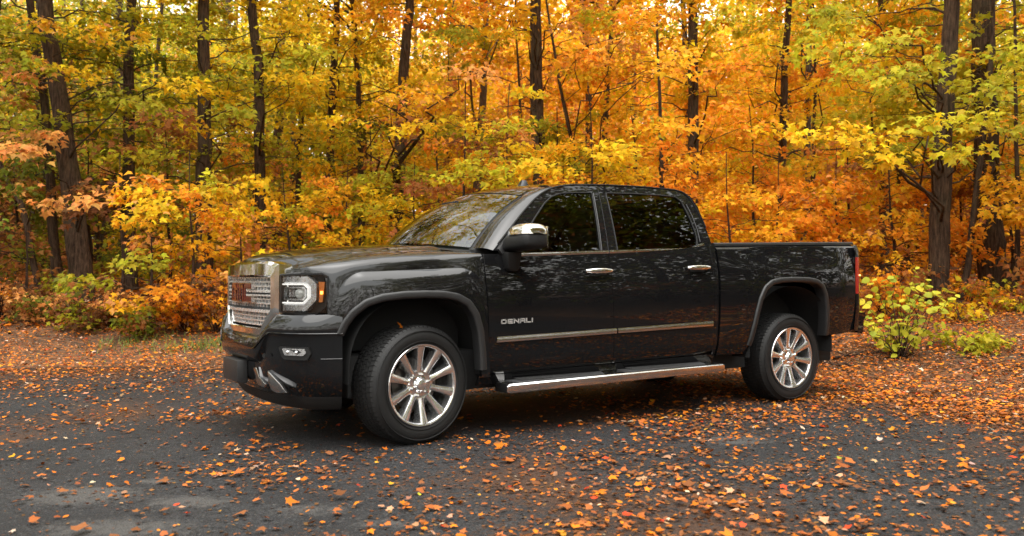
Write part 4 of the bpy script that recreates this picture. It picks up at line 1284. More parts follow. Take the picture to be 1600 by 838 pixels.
# ================================================================== bark and trees
def bark_mat(name, dark, light, moss=None):
    m, nt, b = new_mat(name); b.inputs['Roughness'].default_value = .9; b.inputs['Specular IOR Level'].default_value = .2
    L = nt.links.new
    tc = nt.nodes.new('ShaderNodeTexCoord'); mp = nt.nodes.new('ShaderNodeMapping'); mp.inputs['Scale'].default_value = (14, 14, 2.2); L(tc.outputs['Object'], mp.inputs[0])
    n = nt.nodes.new('ShaderNodeTexNoise'); n.inputs['Scale'].default_value = 2.2; n.inputs['Detail'].default_value = 9; n.inputs['Roughness'].default_value = .65; L(mp.outputs[0], n.inputs['Vector'])
    rp = nt.nodes.new('ShaderNodeValToRGB'); e = rp.color_ramp.elements; e[0].position = .36; e[0].color = (*dark, 1); e[1].position = .68; e[1].color = (*light, 1); L(n.outputs[0], rp.inputs[0])
    n2 = nt.nodes.new('ShaderNodeTexNoise'); n2.inputs['Scale'].default_value = 1.4; n2.inputs['Detail'].default_value = 5; L(tc.outputs['Object'], n2.inputs['Vector'])
    mr = nt.nodes.new('ShaderNodeMapRange'); mr.inputs[1].default_value = .5; mr.inputs[2].default_value = .75; mr.inputs[4].default_value = .55; L(n2.outputs[0], mr.inputs[0])
    mx = nt.nodes.new('ShaderNodeMix'); mx.data_type = 'RGBA'; mx.inputs[7].default_value = (*(moss or light), 1); L(mr.outputs[0], mx.inputs[0]); L(rp.outputs[0], mx.inputs[6]); L(mx.outputs[2], b.inputs['Base Color'])
    bp = nt.nodes.new('ShaderNodeBump'); bp.inputs['Strength'].default_value = .9; bp.inputs['Distance'].default_value = .03; L(n.outputs[0], bp.inputs['Height']); L(bp.outputs[0], b.inputs['Normal'])
    return m
BARK = bark_mat('maple bark', (.022, .013, .009), (.118, .074, .046), (.065, .058, .027))
BARK_GREY = bark_mat('grey bark', (.05, .04, .034), (.20, .165, .135), (.10, .09, .05))
TWIG = bark_mat('twig bark', (.018, .010, .007), (.070, .042, .026))

def trunk_rings(mb, pts, rad, sides, r, flare=0.0):
    pts = np.asarray(pts, float); n = len(pts)
    t = np.linspace(0, 1, n)
    a = np.linspace(0, 2 * np.pi, sides, endpoint=False)
    ph = r.uniform(0, 6, 4)
    rows = []
    for i in range(n):
        k = 1 + .06 * np.sin(2 * a + ph[0] + i * .25) + .05 * np.sin(3 * a + ph[1] - i * .2) + .03 * np.sin(5 * a + ph[2])
        f = 1 + flare * math.exp(-(pts[i][2] - pts[0][2]) / .28) * (1 + .35 * np.sin(4 * a + ph[3]))
        rr = rad[i] * k * f
        rows.append(np.stack([pts[i][0] + rr * np.cos(a), pts[i][1] + rr * np.sin(a), np.full(sides, pts[i][2])], 1))
    mb.grid(rows, closed=True)

def limb(mb, p0, p1, r0, r1, r, sag=.25, sides=5, n=7):
    p0, p1 = np.asarray(p0, float), np.asarray(p1, float)
    t = np.linspace(0, 1, n); L = np.linalg.norm(p1 - p0)
    q = p0 + (p1 - p0) * t[:, None]
    q[:, 2] += sag * L * np.sin(np.pi * t) * .5
    q[1:-1] += r.normal(0, .03 * L, (n - 2, 3))
    mb.tube(q, r0 + (r1 - r0) * t ** .7, sides, cap=False)
    return q

def make_tree(name, label, cat, group, path, depth, dia, height, sprays, reach=2.2, zlo=2.0, zhi=8.0, lod=1, leaf=.13, seed=0, canopy=0, bark=None, L=(.8, 1.6), extra=(), letters=None, dens=75, flare=.5, zbase=None, side_bias=None, over=None):
    """path: trunk seen at pixels (bottom to top) at `depth`; extra: boughs given as (px, py, depth, length, letters)"""
    r = np.random.default_rng(seed + 1000)
    b = at(path[0][0], path[0][1], depth); b[2] = float(ground_z(b[0], b[1])) if zbase is None else zbase
    pts = [b - np.array([0, 0, .25]), b.copy()]
    for (px, py) in path[1:]:
        q = at(px, py, depth)
        if q[2] > pts[-1][2] + .15: pts.append(q)
    while pts[-1][2] < b[2] + height:
        dd = (pts[-1] - pts[max(1, len(pts) - 3)]); dd = dd / max(dd[2], .2)
        dd[:2] *= .5
        q = pts[-1] + np.array([dd[0] * 1.2, dd[1] * 1.2, 1.2]) + np.array([*r.normal(0, .05, 2), 0]); pts.append(q)
    pts = np.array(pts)
    zz = np.concatenate([np.arange(pts[0][2], pts[1][2] + 1.0, .12), np.arange(pts[1][2] + 1.0, pts[-1][2], .45)])
    fx, fy = curve(pts[:, 2], pts[:, 0]), curve(pts[:, 2], pts[:, 1])
    P = np.stack([fx(zz), fy(zz), zz], 1); P[:, :2] += r.normal(0, dia * .035, (len(P), 2)) * (zz > b[2] + .6)[:, None]
    rad = dia / 2 * (1 - .8 * np.clip((zz - b[2]) / height, 0, 1) ** 1.1)
    root = empty(name, tuple(b)); tag(root, label, cat, group)
    mb = MB(); trunk_rings(mb, P - b, rad, 14 if dia > .2 else 8, r, flare)
    fol = Foliage(lod)
    def axis(z): return np.array([float(fx(z)), float(fy(z)), z])
    def rad_at(z): return dia / 2 * (1 - .8 * np.clip((z - b[2]) / height, 0, 1) ** 1.1)
    def bough(tip0, Ls, let, d=None, sz=leaf, dn=dens):
        """limb from the trunk to tip0, leaves from there outwards"""
        h = np.linalg.norm(tip0[:2] - axis(min(max(tip0[2], b[2] + .3), pts[-1][2]))[:2])
        z0 = np.clip(tip0[2] - h * r.uniform(.03, .32), b[2] + .25 * min(height, 3), pts[-1][2] - .2)
        p0 = axis(z0)
        rl = min(rad_at(z0) * .4, .008 + .007 * h)
        limb(mb, p0 - b, tip0 - b, rl, .006, r, .15, 4 if lod else 5)
        if d is None:
            d = tip0 - p0; d[2] *= .3
            d = d / (np.linalg.norm(d) + 1e-6) + r.normal(0, .35, 3) * np.array([1, 1, .3])
        aa, lat = fol.spray(r, tip0, d, Ls, let, sz, dn)
        e = tip0 + aa * Ls * .9; e[2] -= .12 * Ls
        mb.tube(np.array([tip0 - b, (tip0 + e) / 2 - b + np.array([0, 0, .02]), e - b]), [.006, .004, .002], 3, cap=False)
        for kk in range(3):
            u = r.uniform(.15, .8); s0 = tip0 + (e - tip0) * u; s1 = s0 + lat * Ls * .35 * r.choice([-1, 1]) + aa * Ls * .15
            mb.tube(np.array([s0 - b, s1 - b]), [.003, .0015], 3, cap=False)
    for k in range(sprays):
        z = b[2] + r.uniform(zlo, min(zhi, height))
        az = r.uniform(0, 2 * np.pi) if side_bias is None else r.normal(side_bias, 1.25)
        rc = reach * r.uniform(.15, 1) ** .7 * (1 - .5 * max(0, z - b[2] - zlo) / max(height - zlo, 1))
        tip = axis(z) + np.array([math.cos(az) * rc, math.sin(az) * rc, r.uniform(-.2, .3)])
        if beyond(tip[0], tip[1]) < .2 and tip[2] < 2.2: continue
        bough(tip, r.uniform(*L), letters or letters_at(tip))
    for (px, py, dp, Ls, let) in extra:
        tip = at(px, py, dp); bough(tip, Ls, let or letters_at(tip))
    for k in range(canopy):      # the high crown, above the picture
        z = b[2] + r.uniform(.55, 1.05) * height; az = r.uniform(0, 2 * np.pi); rc = r.uniform(.3, 1) * (1.2 + 2.6 * math.sin(math.pi * min(1, max(.05, (z - b[2] - .45 * height) / (.65 * height)))))
        tip = axis(min(z, pts[-1][2])) + np.array([math.cos(az) * rc, math.sin(az) * rc, max(0, z - pts[-1][2])])
        can.spray(r, tip, (math.cos(az), math.sin(az), .1), r.uniform(1.6, 2.8), letters or letters_at(tip), .22, 34, .5, .3)
        limb(mb, axis(min(z - .8, pts[-1][2] - .3)) - b, tip - b, .04, .012, r, .1, 4, 5)
    if over is not None:         # long limbs reaching out over the parked truck, high above the picture
        for k in range(3):
            z0 = b[2] + r.uniform(.45, .8) * height; p0 = axis(z0)
            e = np.array([over[0] + r.normal(0, .9), over[1] + r.normal(0, 1.0), z0 + r.uniform(-.5, 1.2)])
            q = limb(mb, p0 - b, e - b, .07, .02, r, .12, 6, 9)
            for j in range(8):
                o_ = q[r.integers(4, 9)] + b + r.normal(0, .7, 3) * [1, 1, .6]; az = r.uniform(0, 2 * np.pi)
                can.spray(r, o_, (math.cos(az), math.sin(az), 0), r.uniform(1.2, 2.0), 'YLLY', .16, 60, .5, .2)
    # the trunk and its limbs are one body of wood
    me = mesh_data('trunk', mb.v, mb.f, bark or BARK, True)
    o = bpy.data.objects.new('trunk', me); COL.objects.link(o); o.parent = root
    v = fol.build('crown', root, b)
    return root, b
can = None
# ================================================================== the trees of the wood, left to right
G1, G2, G3 = 'tall trees along the forest edge', 'saplings in the understory', 'shrubs at the edge of the car park'
class _Can(Foliage): pass
def tree(*a, canopy_n=10, **k):
    """a tree with its high crown as a second leaf part"""
    global can
    can = Foliage(2)
    root, b = make_tree(*a, canopy=canopy_n, **k)
    can.build('upper_crown', root, b)
    return root
H = 14.0
TREES = [
    # label, trunk pixels bottom->top, depth, dia, sprays, extra boughs, bark
    ('thick leaning maple trunk with low side limbs left of the truck', [(130, 470), (118, 360), (100, 210), (82, 90), (70, 20)], 16.5, .42, 20, [(30, 190, 15.5, 1.2, 'GGS'), (170, 150, 15, 1.3, 'GLY'), (250, 140, 14.5, 1.3, 'LGY'), (190, 290, 14, 1.1, 'SSO'), (150, 315, 13.6, .9, 'SSO'), (60, 240, 14.6, 1.0, 'SGS'), (110, 60, 15.5, 1.2, 'AYS')], BARK),
    ('slim bent tree standing just behind the thick leaning trunk on the left', [(92, 465), (84, 380), (78, 270), (70, 160), (55, 60)], 18.0, .22, 14, [(20, 60, 17.5, 1.2, 'SGA')], BARK),
    ('dark forked trunk left of the orange clump with a limb to its left', [(203, 460), (200, 320), (202, 200), (200, 80), (206, 10)], 18.5, .30, 18, [(230, 30, 17.5, 1.3, 'GLY'), (180, 90, 17.5, 1.2, 'GLG'), (310, 120, 17, 1.3, 'GYG')], BARK),
    ('straight thick trunk rising above the nose of the truck and its grille', [(319, 455), (318, 330), (319, 200), (318, 80), (320, 5)], 18.7, .37, 20, [(380, 100, 16.5, 1.4, 'LGY'), (300, 60, 17, 1.3, 'GLG'), (350, 180, 16, 1.2, 'GLY')], BARK),
    ('brown trunk rising above the near headlight with a slanting limb', [(412, 450), (408, 330), (405, 210), (403, 100), (396, 40)], 19.8, .30, 18, [(430, 60, 17, 1.4, 'YLY'), (470, 30, 17, 1.4, 'YYA'), (450, 130, 16.5, 1.4, 'YLY')], BARK),
    ('mid sized trunk above the middle of the hood', [(508, 450), (512, 340), (517, 220), (521, 110), (526, 20)], 23, .27, 18, [(560, 60, 18, 1.5, 'YAY'), (500, 90, 17, 1.4, 'LYG')], BARK),
    ('narrow straight trunk left of the stout trunk at the windscreen', [(566, 450), (565, 330), (562, 200), (557, 90), (552, 10)], 24, .21, 14, [(590, 30, 19, 1.3, 'OSA')], BARK),
    ('stout bent trunk standing just left of the windscreen top', [(617, 460), (620, 340), (626, 220), (630, 120), (640, 10)], 21, .34, 18, [(610, 170, 15.5, 1.2, 'SSA'), (660, 150, 15.0, 1.2, 'SSA'), (715, 115, 14.5, 1.1, 'SOY'), (570, 190, 15.5, 1.0, 'OSY'), (680, 190, 15, 1.1, 'YLY')], BARK),
    ('pale grey trunk half hidden behind rusty leaves above the windscreen', [(741, 450), (743, 330), (750, 220), (757, 100), (760, 20)], 26, .30, 14, [(700, 60, 18, 1.4, 'GYA'), (770, 60, 18, 1.4, 'GLY')], BARK_GREY),
    ('thick forked maple trunk behind the front of the cab roof', [(846, 450), (845, 330), (840, 200), (838, 100), (836, 5)], 19.8, .38, 20, [(800, 30, 17, 1.3, 'AOS'), (760, 20, 17.5, 1.2, 'GYO'), (880, 20, 17, 1.3, 'AOS'), (830, 150, 16.5, 1.0, 'YGL')], BARK),
    ('slender curved dark stem right of the thick forked trunk', [(903, 450), (905, 330), (897, 240), (878, 150), (866, 80), (855, 10)], 18.5, .13, 10, [(960, 75, 14.0, 1.1, 'OOA'), (900, 95, 14.4, 1.1, 'OSO'), (1010, 110, 13.8, 1.0, 'OOA'), (1050, 95, 14.2, .9, 'AOY'), (990, 40, 14.5, 1.0, 'OSO')], BARK),
    ('thin dark trunk above the middle of the cab roof', [(938, 450), (941, 330), (944, 210), (950, 110), (957, 20)], 22, .20, 16, [(880, 260, 14.2, 1.1, 'YLY'), (950, 230, 14.0, 1.1, 'YYL'), (830, 270, 14.4, .9, 'YGL'), (1000, 205, 14.4, 1.0, 'YLA')], BARK),
    ('thin twin stemmed tree above the rear door', [(1034, 450), (1034, 330), (1033, 220), (1030, 130), (1026, 20)], 17.0, .10, 10, [(1060, 200, 14.0, 1.0, 'OOA'), (1110, 215, 13.8, 1.1, 'OOA'), (1030, 230, 14.2, .9, 'OAO'), (1160, 200, 14.0, 1.0, 'OAY')], BARK),
    ('straight dark trunk rising behind the rear end of the cab', [(1084, 450), (1083, 330), (1084, 200), (1082, 90), (1081, 5)], 19.8, .32, 20, [(1130, 120, 16, 1.4, 'AOY'), (1120, 40, 16.5, 1.4, 'YAL'), (1060, 30, 17, 1.2, 'AOA')], BARK),
    ('slim trunk above the bed of the truck, left of the grey pair', [(1217, 450), (1219, 340), (1223, 220), (1226, 120), (1229, 60)], 20.7, .22, 16, [(1200, 90, 16.5, 1.3, 'AOY'), (1170, 150, 16.5, 1.2, 'AOL')], BARK),
    ('grey brown trunk of the close pair above the truck bed', [(1256, 450), (1259, 340), (1262, 220), (1263, 120), (1265, 20)], 22, .22, 14, [(1270, 40, 17, 1.3, 'YLY'), (1240, 20, 17, 1.3, 'LYA')], BARK_GREY),
    ('dark thin trunk of the close pair above the truck bed', [(1268, 450), (1269, 340), (1272, 220), (1274, 120), (1271, 10)], 20, .14, 10, [(1300, 60, 16, 1.3, 'LLY'), (1340, 35, 15, 1.3, 'LGL')], BARK),
    ('broken looking trunk behind the lime bough on the right', [(1382, 450), (1382, 330), (1384, 230), (1385, 150), (1380, 40)], 24.7, .31, 14, [(1360, 110, 17, 1.2, 'OSA'), (1320, 120, 17, 1.2, 'OAO')], BARK),
    ('leaning trunk just right of the broken looking one', [(1420, 450), (1412, 340), (1405, 240), (1398, 140), (1392, 30)], 27, .26, 12, [], BARK),
    ('tall clean trunk standing beside the lime green bush behind the bumper', [(1466, 505), (1468, 400), (1471, 290), (1477, 170), (1484, 60), (1488, 5)], 14.5, .335, 14, [(1560, 205, 12.6, 1.2, 'LGL'), (1490, 200, 12.4, 1.1, 'LLY'), (1430, 210, 12.2, 1.0, 'LLY'), (1370, 215, 12.2, 1.0, 'LYL'), (1310, 215, 12.2, .9, 'LYL'), (1270, 212, 12.3, .7, 'YYL'), (1400, 240, 12.2, .9, 'YLY'), (1500, 235, 12.3, 1.0, 'LYL'), (1440, 130, 12.8, 1.1, 'GLG'), (1390, 110, 12.8, 1.0, 'GLL'), (1350, 120, 13, .9, 'GLL'), (1400, 60, 13, 1.1, 'LGL'), (1320, 30, 13.2, 1.1, 'LGL'), (1530, 160, 12.8, 1.1, 'GLG')], BARK),
    ('thin leaning sapling trunk between the two big trunks on the right', [(1502, 498), (1512, 420), (1522, 330), (1533, 240), (1546, 120), (1552, 20)], 14.6, .125, 8, [(1560, 90, 13.5, 1.1, 'GLG'), (1520, 100, 13.5, 1.1, 'LGL')], BARK),
    ('broadest trunk at the far right with flared roots', [(1556, 474), (1549, 400), (1546, 290), (1540, 160), (1536, 50), (1534, 5)], 15.7, .50, 16, [(1580, 130, 13.8, 1.2, 'GLG'), (1590, 40, 14, 1.3, 'OGL'), (1590, 200, 13.5, 1.0, 'LGO')], BARK),
    ('thin dark stem at the right border with a curved foot', [(1580, 482), (1588, 440), (1590, 330), (1588, 210), (1586, 60)], 15.0, .10, 8, [(1585, 300, 14.5, .8, 'OAB')], BARK),
    ('grey far trunk between the broken looking trunk and the tall clean one', [(1437, 440), (1437, 340), (1438, 240), (1440, 120), (1442, 20)], 29, .27, 12, [], BARK_GREY),
    ('young dark tree left of the slim bent tree at the left border', [(62, 490), (50, 400), (34, 320), (10, 280), (-20, 200)], 15.5, .12, 8, [(20, 290, 14.5, .9, 'DGS'), (60, 330, 14.5, .9, 'GSB')], BARK),
    ('short stem half hidden in leaves behind the front of the roof', [(812, 450), (813, 330), (815, 240), (812, 150), (806, 40)], 21.5, .12, 10, [], BARK),
    ('tall trunk outside the left border leaning inwards', [(-60, 470), (-50, 330), (-30, 150), (-10, 10)], 17, .36, 18, [(10, 130, 15.5, 1.2, 'GDS'), (30, 40, 16, 1.2, 'SGA'), (15, 240, 15, 1.1, 'GSB')], BARK),
    ('tall trunk outside the right border beyond the thin dark stem', [(1680, 500), (1684, 330), (1680, 150), (1676, 10)], 15, .38, 18, [(1610, 130, 14, 1.2, 'GLO'), (1600, 330, 14, .9, 'OAB')], BARK),
]
OVER = {3: (-2.2, 4.6), 7: (0.2, 4.6), 9: (2.4, 4.4), 13: (4.4, 3.6)}
for i, (label, path, dp, dia, ns, extra, bark) in enumerate(TREES):
    over = OVER.get(i)
    lod = 0 if dp < 15.2 else 1
    vis = (350 / FPX) * dp + 2.0
    tree('maple_tree', label, 'tree', G1, path, dp, dia, H if dia > .15 else 8.0, int(ns * 1.5), reach=2.3 if dia > .15 else 1.4, zlo=1.9, zhi=vis, lod=0 if dp < 16 else 1, leaf=.125, seed=i * 7 + 3, bark=bark, extra=extra, side_bias=math.atan2(FWD[1], FWD[0]), canopy_n=26 if dia > .15 else 0, flare=.55 if dia > .15 else .25, over=over)

# ---- understory saplings: (label, px of the foot, depth, height, sprays, letters, foot py)
SAP = [
    ('yellow and orange maple sapling left of the grille', 300, 13.2, 2.2, 13, 'YALOYS', [(345, 300, 12.8, .7, 'YAL'), (300, 310, 12.8, .7, 'YOA'), (265, 320, 12.8, .6, 'OSY'), (330, 330, 12.9, .7, 'LYL'), (285, 295, 12.9, .6, 'AYO'), (365, 320, 13, .7, 'YLA'), (320, 350, 12.9, .8, 'YAO'), (250, 350, 12.9, .7, 'OAY'), (360, 290, 13, .6, 'YLY')]),
    ('salmon leaved sapling at the foot of the orange clump', 235, 13.0, 1.6, 7, 'OABSK', []),
    ('rusty brown sapling right behind the grille', 375, 13.6, 1.6, 8, 'SSBKO', []),
    ('dull green and rust sapling under the dark forked trunk', 190, 14.6, 2.2, 7, 'GBDSK', []),
    ('brown low sapling below the slim bent tree', 40, 14.4, 1.5, 6, 'BKSD', []),
    ('orange sapling above the near headlight', 450, 17.0, 2.4, 22, 'OSYA', []),
    ('yellow sapling above the centre of the hood', 545, 17.5, 2.5, 22, 'YLAY', []),
    ('golden sapling behind the lower windscreen', 650, 16.4, 2.7, 24, 'YLGY', []),
    ('rust brown leaved sapling with dark stems above the windscreen', 728, 15.6, 3.6, 36, 'BSBO', []),
    ('yellow sapling behind the front edge of the roof', 800, 15.2, 3.1, 34, 'YLAO', []),
    ('bright yellow sapling behind the middle of the roof', 930, 15.2, 3.2, 36, 'YLAY', []),
    ('orange sapling behind the rear of the roof', 1040, 15.4, 3.0, 34, 'OAOY', []),
    ('vivid orange sapling right behind the cab above the bed', 1140, 14.4, 2.1, 30, 'OOAO', []),
    ('bright orange sapling above the middle of the bed', 1220, 15.8, 2.1, 26, 'OAOA', []),
    ('orange and amber sapling above the tail of the bed', 1310, 15.4, 2.2, 28, 'OAOS', []),
    ('orange sapling left of the tall clean trunk', 1395, 15.6, 2.4, 34, 'OAOB', []),
    ('orange sapling between the tall clean trunk and the broadest one', 1505, 17.0, 2.6, 30, 'OABA', []),
    ('amber sapling at the right border', 1610, 15.0, 2.2, 26, 'OABY', []),
    ('green gold sapling at the left border', -30, 15.0, 2.6, 11, 'GDSB', []),
    ('mixed yellow sapling far behind the nose of the truck', 400, 19.5, 3.0, 24, 'YGOS', []),
    ('tall gold sapling far behind the hood', 590, 19.8, 4.0, 30, 'YLAG', []),
    ('olive sapling behind the thick leaning trunk', 140, 19.8, 3.4, 26, 'GDGS', []),
    ('olive yellow sapling left of the straight thick trunk', 265, 19.8, 3.4, 26, 'GYDG', []),
    ('amber sapling far behind the rear door', 1000, 18.8, 3.8, 38, 'AOYL', []),
    ('amber sapling far behind the slim trunk over the bed', 1180, 18.8, 3.6, 40, 'OAYO', []),
    ('flame orange sapling far behind the tail lamp', 1330, 18.8, 3.4, 40, 'OAYS', []),
    ('flame orange sapling deep behind the broadest trunk', 1580, 19.5, 3.4, 36, 'OABO', []),
    ('green gold sapling far behind the stout bent trunk', 690, 19.0, 4.0, 40, 'YLGB', []),
    ('yellow sapling far behind the thick forked trunk', 870, 18.8, 4.0, 40, 'YLAG', []),
    ('olive sapling deep behind the left border', 30, 19.0, 3.6, 38, 'GDSB', []),
]
for i, (label, px, dp, hh, ns, let, extra) in enumerate(SAP):
    tree('maple_sapling', label, 'sapling', G2, [(px, 470), (px + 3, 400), (px - 4, 330)], dp, .05 + .012 * hh, hh, ns, reach=1.15 if dp < 16 else 1.6, zlo=.35, zhi=hh + .2, lod=0 if dp < 14.9 else 1, leaf=.105, seed=500 + i, bark=TWIG, L=(.45, .95), letters=None if px < 420 and dp < 16 else let, extra=extra, canopy_n=0, dens=110, flare=.1)

# ---- low shrubs of the edge: many thin stems, small leaves
def shrub(name, label, px, py, depth, hh, wid, letters, nst=10, leaf=.075, seed=0, per=4, lod=0):
    r = np.random.default_rng(seed + 77)
    b = at(px, py, depth); b[2] = float(ground_z(b[0], b[1]))
    root = empty(name, tuple(b)); tag(root, label, 'shrub', G3)
    mb, fol = MB(), Foliage(lod)
    for k in range(nst):
        az = r.uniform(0, 2 * np.pi); lean = r.uniform(.1, 1) * wid
        top = b + np.array([math.cos(az) * lean, math.sin(az) * lean, hh * r.uniform(.55, 1.05)])
        q = limb(mb, r.normal(0, .05, 3) * [1, 1, 0], top - b, .010, .003, r, .1, 4, 6)
        for j in range(per):
            t = r.uniform(.3, 1); o = b + q[min(5, int(t * 5))]
            d = np.array([math.cos(az), math.sin(az), .1]) + r.normal(0, .6, 3) * [1, 1, .3]
            fol.spray(r, o, d, r.uniform(.2, .45), letters, leaf, 95, .5, .05)
    me = mesh_data('stem', mb.v, mb.f, TWIG); o = bpy.data.objects.new('stem', me); COL.objects.link(o); o.parent = root
    fol.build('foliage', root, b)
    return root
SHR = [
    ('rusty shrub at the foot of the thick leaning trunk', 175, 500, 13.4, .75, .55, 'BKSB', 12),
    ('brown leggy shrub left of the grille', 340, 505, 12.9, .95, .6, 'BAKO', 12),
    ('low green leaved plant on the left verge', 222, 515, 12.6, .45, .35, 'DDGB', 6),
    ('dark tangled shrub under the slim bent tree', 60, 500, 13.6, .6, .6, 'KBDS', 12),
    ('orange brown shrub at the left border', 5, 495, 14.0, .8, .6, 'BOKS', 10),
    ('orange shrub between grille and salmon sapling', 285, 500, 13.0, .8, .5, 'OABK', 12),
    ('olive brown shrub left of the salmon sapling', 130, 505, 13.0, .5, .5, 'BDGK', 9),
    ('amber shrub behind the tail lamp', 1375, 480, 13.0, .9, .6, 'OAB', 12),
    ('low orange plant right of the tall clean trunk', 1520, 500, 13.6, .5, .5, 'OABG', 8),
    ('small yellow green plant at the foot of the broadest trunk', 1590, 505, 12.6, .3, .25, 'BGY', 5),
    ('small green plant right of the lime green bush', 1515, 575, 10.0, .2, .18, 'GLG', 5),
    ('thin yellow plant in front of the thin leaning sapling', 1500, 520, 12.0, .28, .2, 'LYB', 4),
]
for i, (label, px, py, dp, hh, wd, let, nst) in enumerate(SHR):
    shrub('edge_shrub', label, px, py, dp, hh, wd, let, nst, seed=i)

# ---- the lime green bush behind the rear bumper: leaves one by one
def lime_bush():
    r = np.random.default_rng(4)
    b = at(1408, 570, 10.0); b[2] = float(ground_z(b[0], b[1]))
    root = empty('green_bush', tuple(b)); tag(root, 'lime green broad leaved bush right behind the rear bumper', 'bush')
    mb = MB()
    P, F = SHAPES[0]
    # broad ovate leaf with a shallow point
    out = np.array([(0, 0), (.26, .10), (.42, .32), (.36, .60), (.2, .84), (0, 1.05), (-.2, .84), (-.36, .60), (-.42, .32), (-.26, .10)])
    p = np.concatenate([[(0, .42)], out]); p = np.column_stack([p, -.35 * p[:, 0] ** 2 - .18 * (p[:, 1] - .3) ** 2 + .04])
    mats = []
    for c in ((.46, .43, .03), (.36, .38, .03), (.60, .47, .03), (.27, .31, .03)):
        mm = leaf_mat('bush leaf', .35)
        at_n = [n for n in mm.node_tree.nodes if n.type == 'ATTRIBUTE'][0]
        rgb = mm.node_tree.nodes.new('ShaderNodeRGB'); rgb.outputs[0].default_value = (*c, 1)
        hv = [n for n in mm.node_tree.nodes if n.type == 'HUE_SAT'][0]
        mm.node_tree.links.new(rgb.outputs[0], hv.inputs['Color']); mm.node_tree.nodes.remove(at_n); mats.append(mm)
    datas = [fast_mesh('leaf', p, np.array([(0, 1 + i, 1 + (i + 1) % 10) for i in range(10)]), m, smooth=True) for m in mats]
    for k in range(32):
        az = r.uniform(0, 2 * np.pi); lean = r.uniform(.1, 1) * .72
        top = np.array([math.cos(az) * lean * 1.35, math.sin(az) * lean * 1.2, r.uniform(.30, 1.22) * (1 - .30 * lean)])
        top = top + RIGHT * r.uniform(-.1, .1)
        q = limb(mb, r.normal(0, .06, 3) * [1, 1, 0], top, .007, .002, r, .15, 4, 8)
        for j in range(10):
            i0 = min(7, int(r.uniform(1.6, 8))); o = q[i0] + r.normal(0, .035, 3)
            if o[2] < .05: continue
            d = np.array([math.cos(az), math.sin(az), 0]) + r.normal(0, .8, 3); d[2] = -r.uniform(0, .9)
            n = np.array([0, 0, 1.0]) + r.normal(0, .4, 3) - .5 * FWD
            d /= np.linalg.norm(d); s = np.cross(d, n); s /= np.linalg.norm(s); n2 = np.cross(s, d)
            sz = r.uniform(.055, .115)
            o2 = bpy.data.objects.new('leaf', datas[r.choice(4, p=[.4, .3, .15, .15])]); COL.objects.link(o2); o2.parent = root
            M = Matrix(((s[0], d[0], n2[0], 0), (s[1], d[1], n2[1], 0), (s[2], d[2], n2[2], 0), (0, 0, 0, 1))) @ Matrix.Scale(sz, 4)
            M.translation = Vector(o); o2.matrix_basis = M
    me = mesh_data('stem', mb.v, mb.f, TWIG); o = bpy.data.objects.new('stem', me); COL.objects.link(o); o.parent = root
lime_bush()

# ---- dead branches lying at the rear wheel and on the left verge
def dead_branch(label, px, py, depth, L_, az, n=7, seed=0):
    r = np.random.default_rng(seed); b = at(px, py, depth); b[2] = float(ground_z(b[0], b[1]))
    mb = MB()
    d = np.array([math.cos(az), math.sin(az), .10])
    limb(mb, (0, 0, .02), d * L_, .018, .006, r, .1, 6, 9)
    for k in range(n):
        t = r.uniform(.1, .9); e = d * L_ * t; v = d + r.normal(0, .7, 3); v[2] = abs(v[2]) * .5
        limb(mb, e + [0, 0, .02], e + v / np.linalg.norm(v) * r.uniform(.15, .45), .008, .002, r, .1, 4, 5)
    me = mesh_data('fallen_branch', [tuple(np.array(v) + b) for v in mb.v], mb.f, TWIG)
    tag(link(bpy.data.objects.new('fallen_branch', me)), label, 'branch', 'dead branches on the verge')
dead_branch('dead twiggy branch on the leaves right behind the rear wheel', 1300, 575, 10.3, .7, -.4, 12, 3)
dead_branch('second dead branch heaped behind the rear wheel', 1330, 590, 9.8, .5, 2.4, 10, 4)
dead_branch('long bare branch lying on the verge at the left border', 40, 505, 13.5, 1.6, .7, 5, 5)
dead_branch('bare grey stick leaning at the left border', 15, 520, 12.6, .9, 1.9, 2, 6)

# ---- the deep wood: too far to tell tree from tree
r = np.random.default_rng(5)
fol = Foliage(2)
HOLES = [(605, 10, 34), (680, 80, 22), (1050, 15, 40), (1060, 30, 26), (1357, 62, 24), (1390, 30, 22), (165, 175, 16), (245, 170, 10), (1170, 3, 30), (1500, 15, 20), (1330, 75, 16), (30, 180, 14), (150, 215, 10)]
def open_sky(P, f=1.0):
    """where the photograph shows clear gaps the crowns are thin"""
    px, py, k = to_px(P)
    for hx, hy, hr in HOLES:
        if (px - hx) ** 2 + ((py - hy) * 1.2) ** 2 < (hr * f) ** 2: return True
    return False
nfar = 0
while nfar < 6100:
    edge = nfar >= 4700                      # the wood goes on beyond both borders
    dp = r.uniform(24, 62) if not edge else r.uniform(13, 45)
    px = r.uniform(-260, 1860) if not edge else (r.uniform(-1500, -150) if r.random() < .5 else r.uniform(1750, 3100))
    py = r.uniform(-40, 470) if nfar < 2700 else r.uniform(30, 430) if not edge else r.uniform(-150, 440)
    P = at(px, py, dp)
    if P[2] < ground_z(P[0], P[1]) + .1 or (edge and beyond(P[0], P[1]) < 2.5): continue
    if open_sky(P, 1.25): continue
    az = r.uniform(0, 2 * np.pi)
    fol.spray(r, P, (math.cos(az), math.sin(az), 0), r.uniform(1.6, 2.8), letters_at(P), .13 + .0018 * dp if not edge else .17, 32 if not edge else 24, .5, .30)
    nfar += 1
P_, D_, N_, S_, C_ = map(np.concatenate, (fol.P, fol.D, fol.N, fol.S, fol.C))
v, f, c = leaf_arrays(P_, D_, N_, S_, C_, 2)
o = link(bpy.data.objects.new('distant_woodland', fast_mesh('distant_woodland', v, f, LEAF, c)))
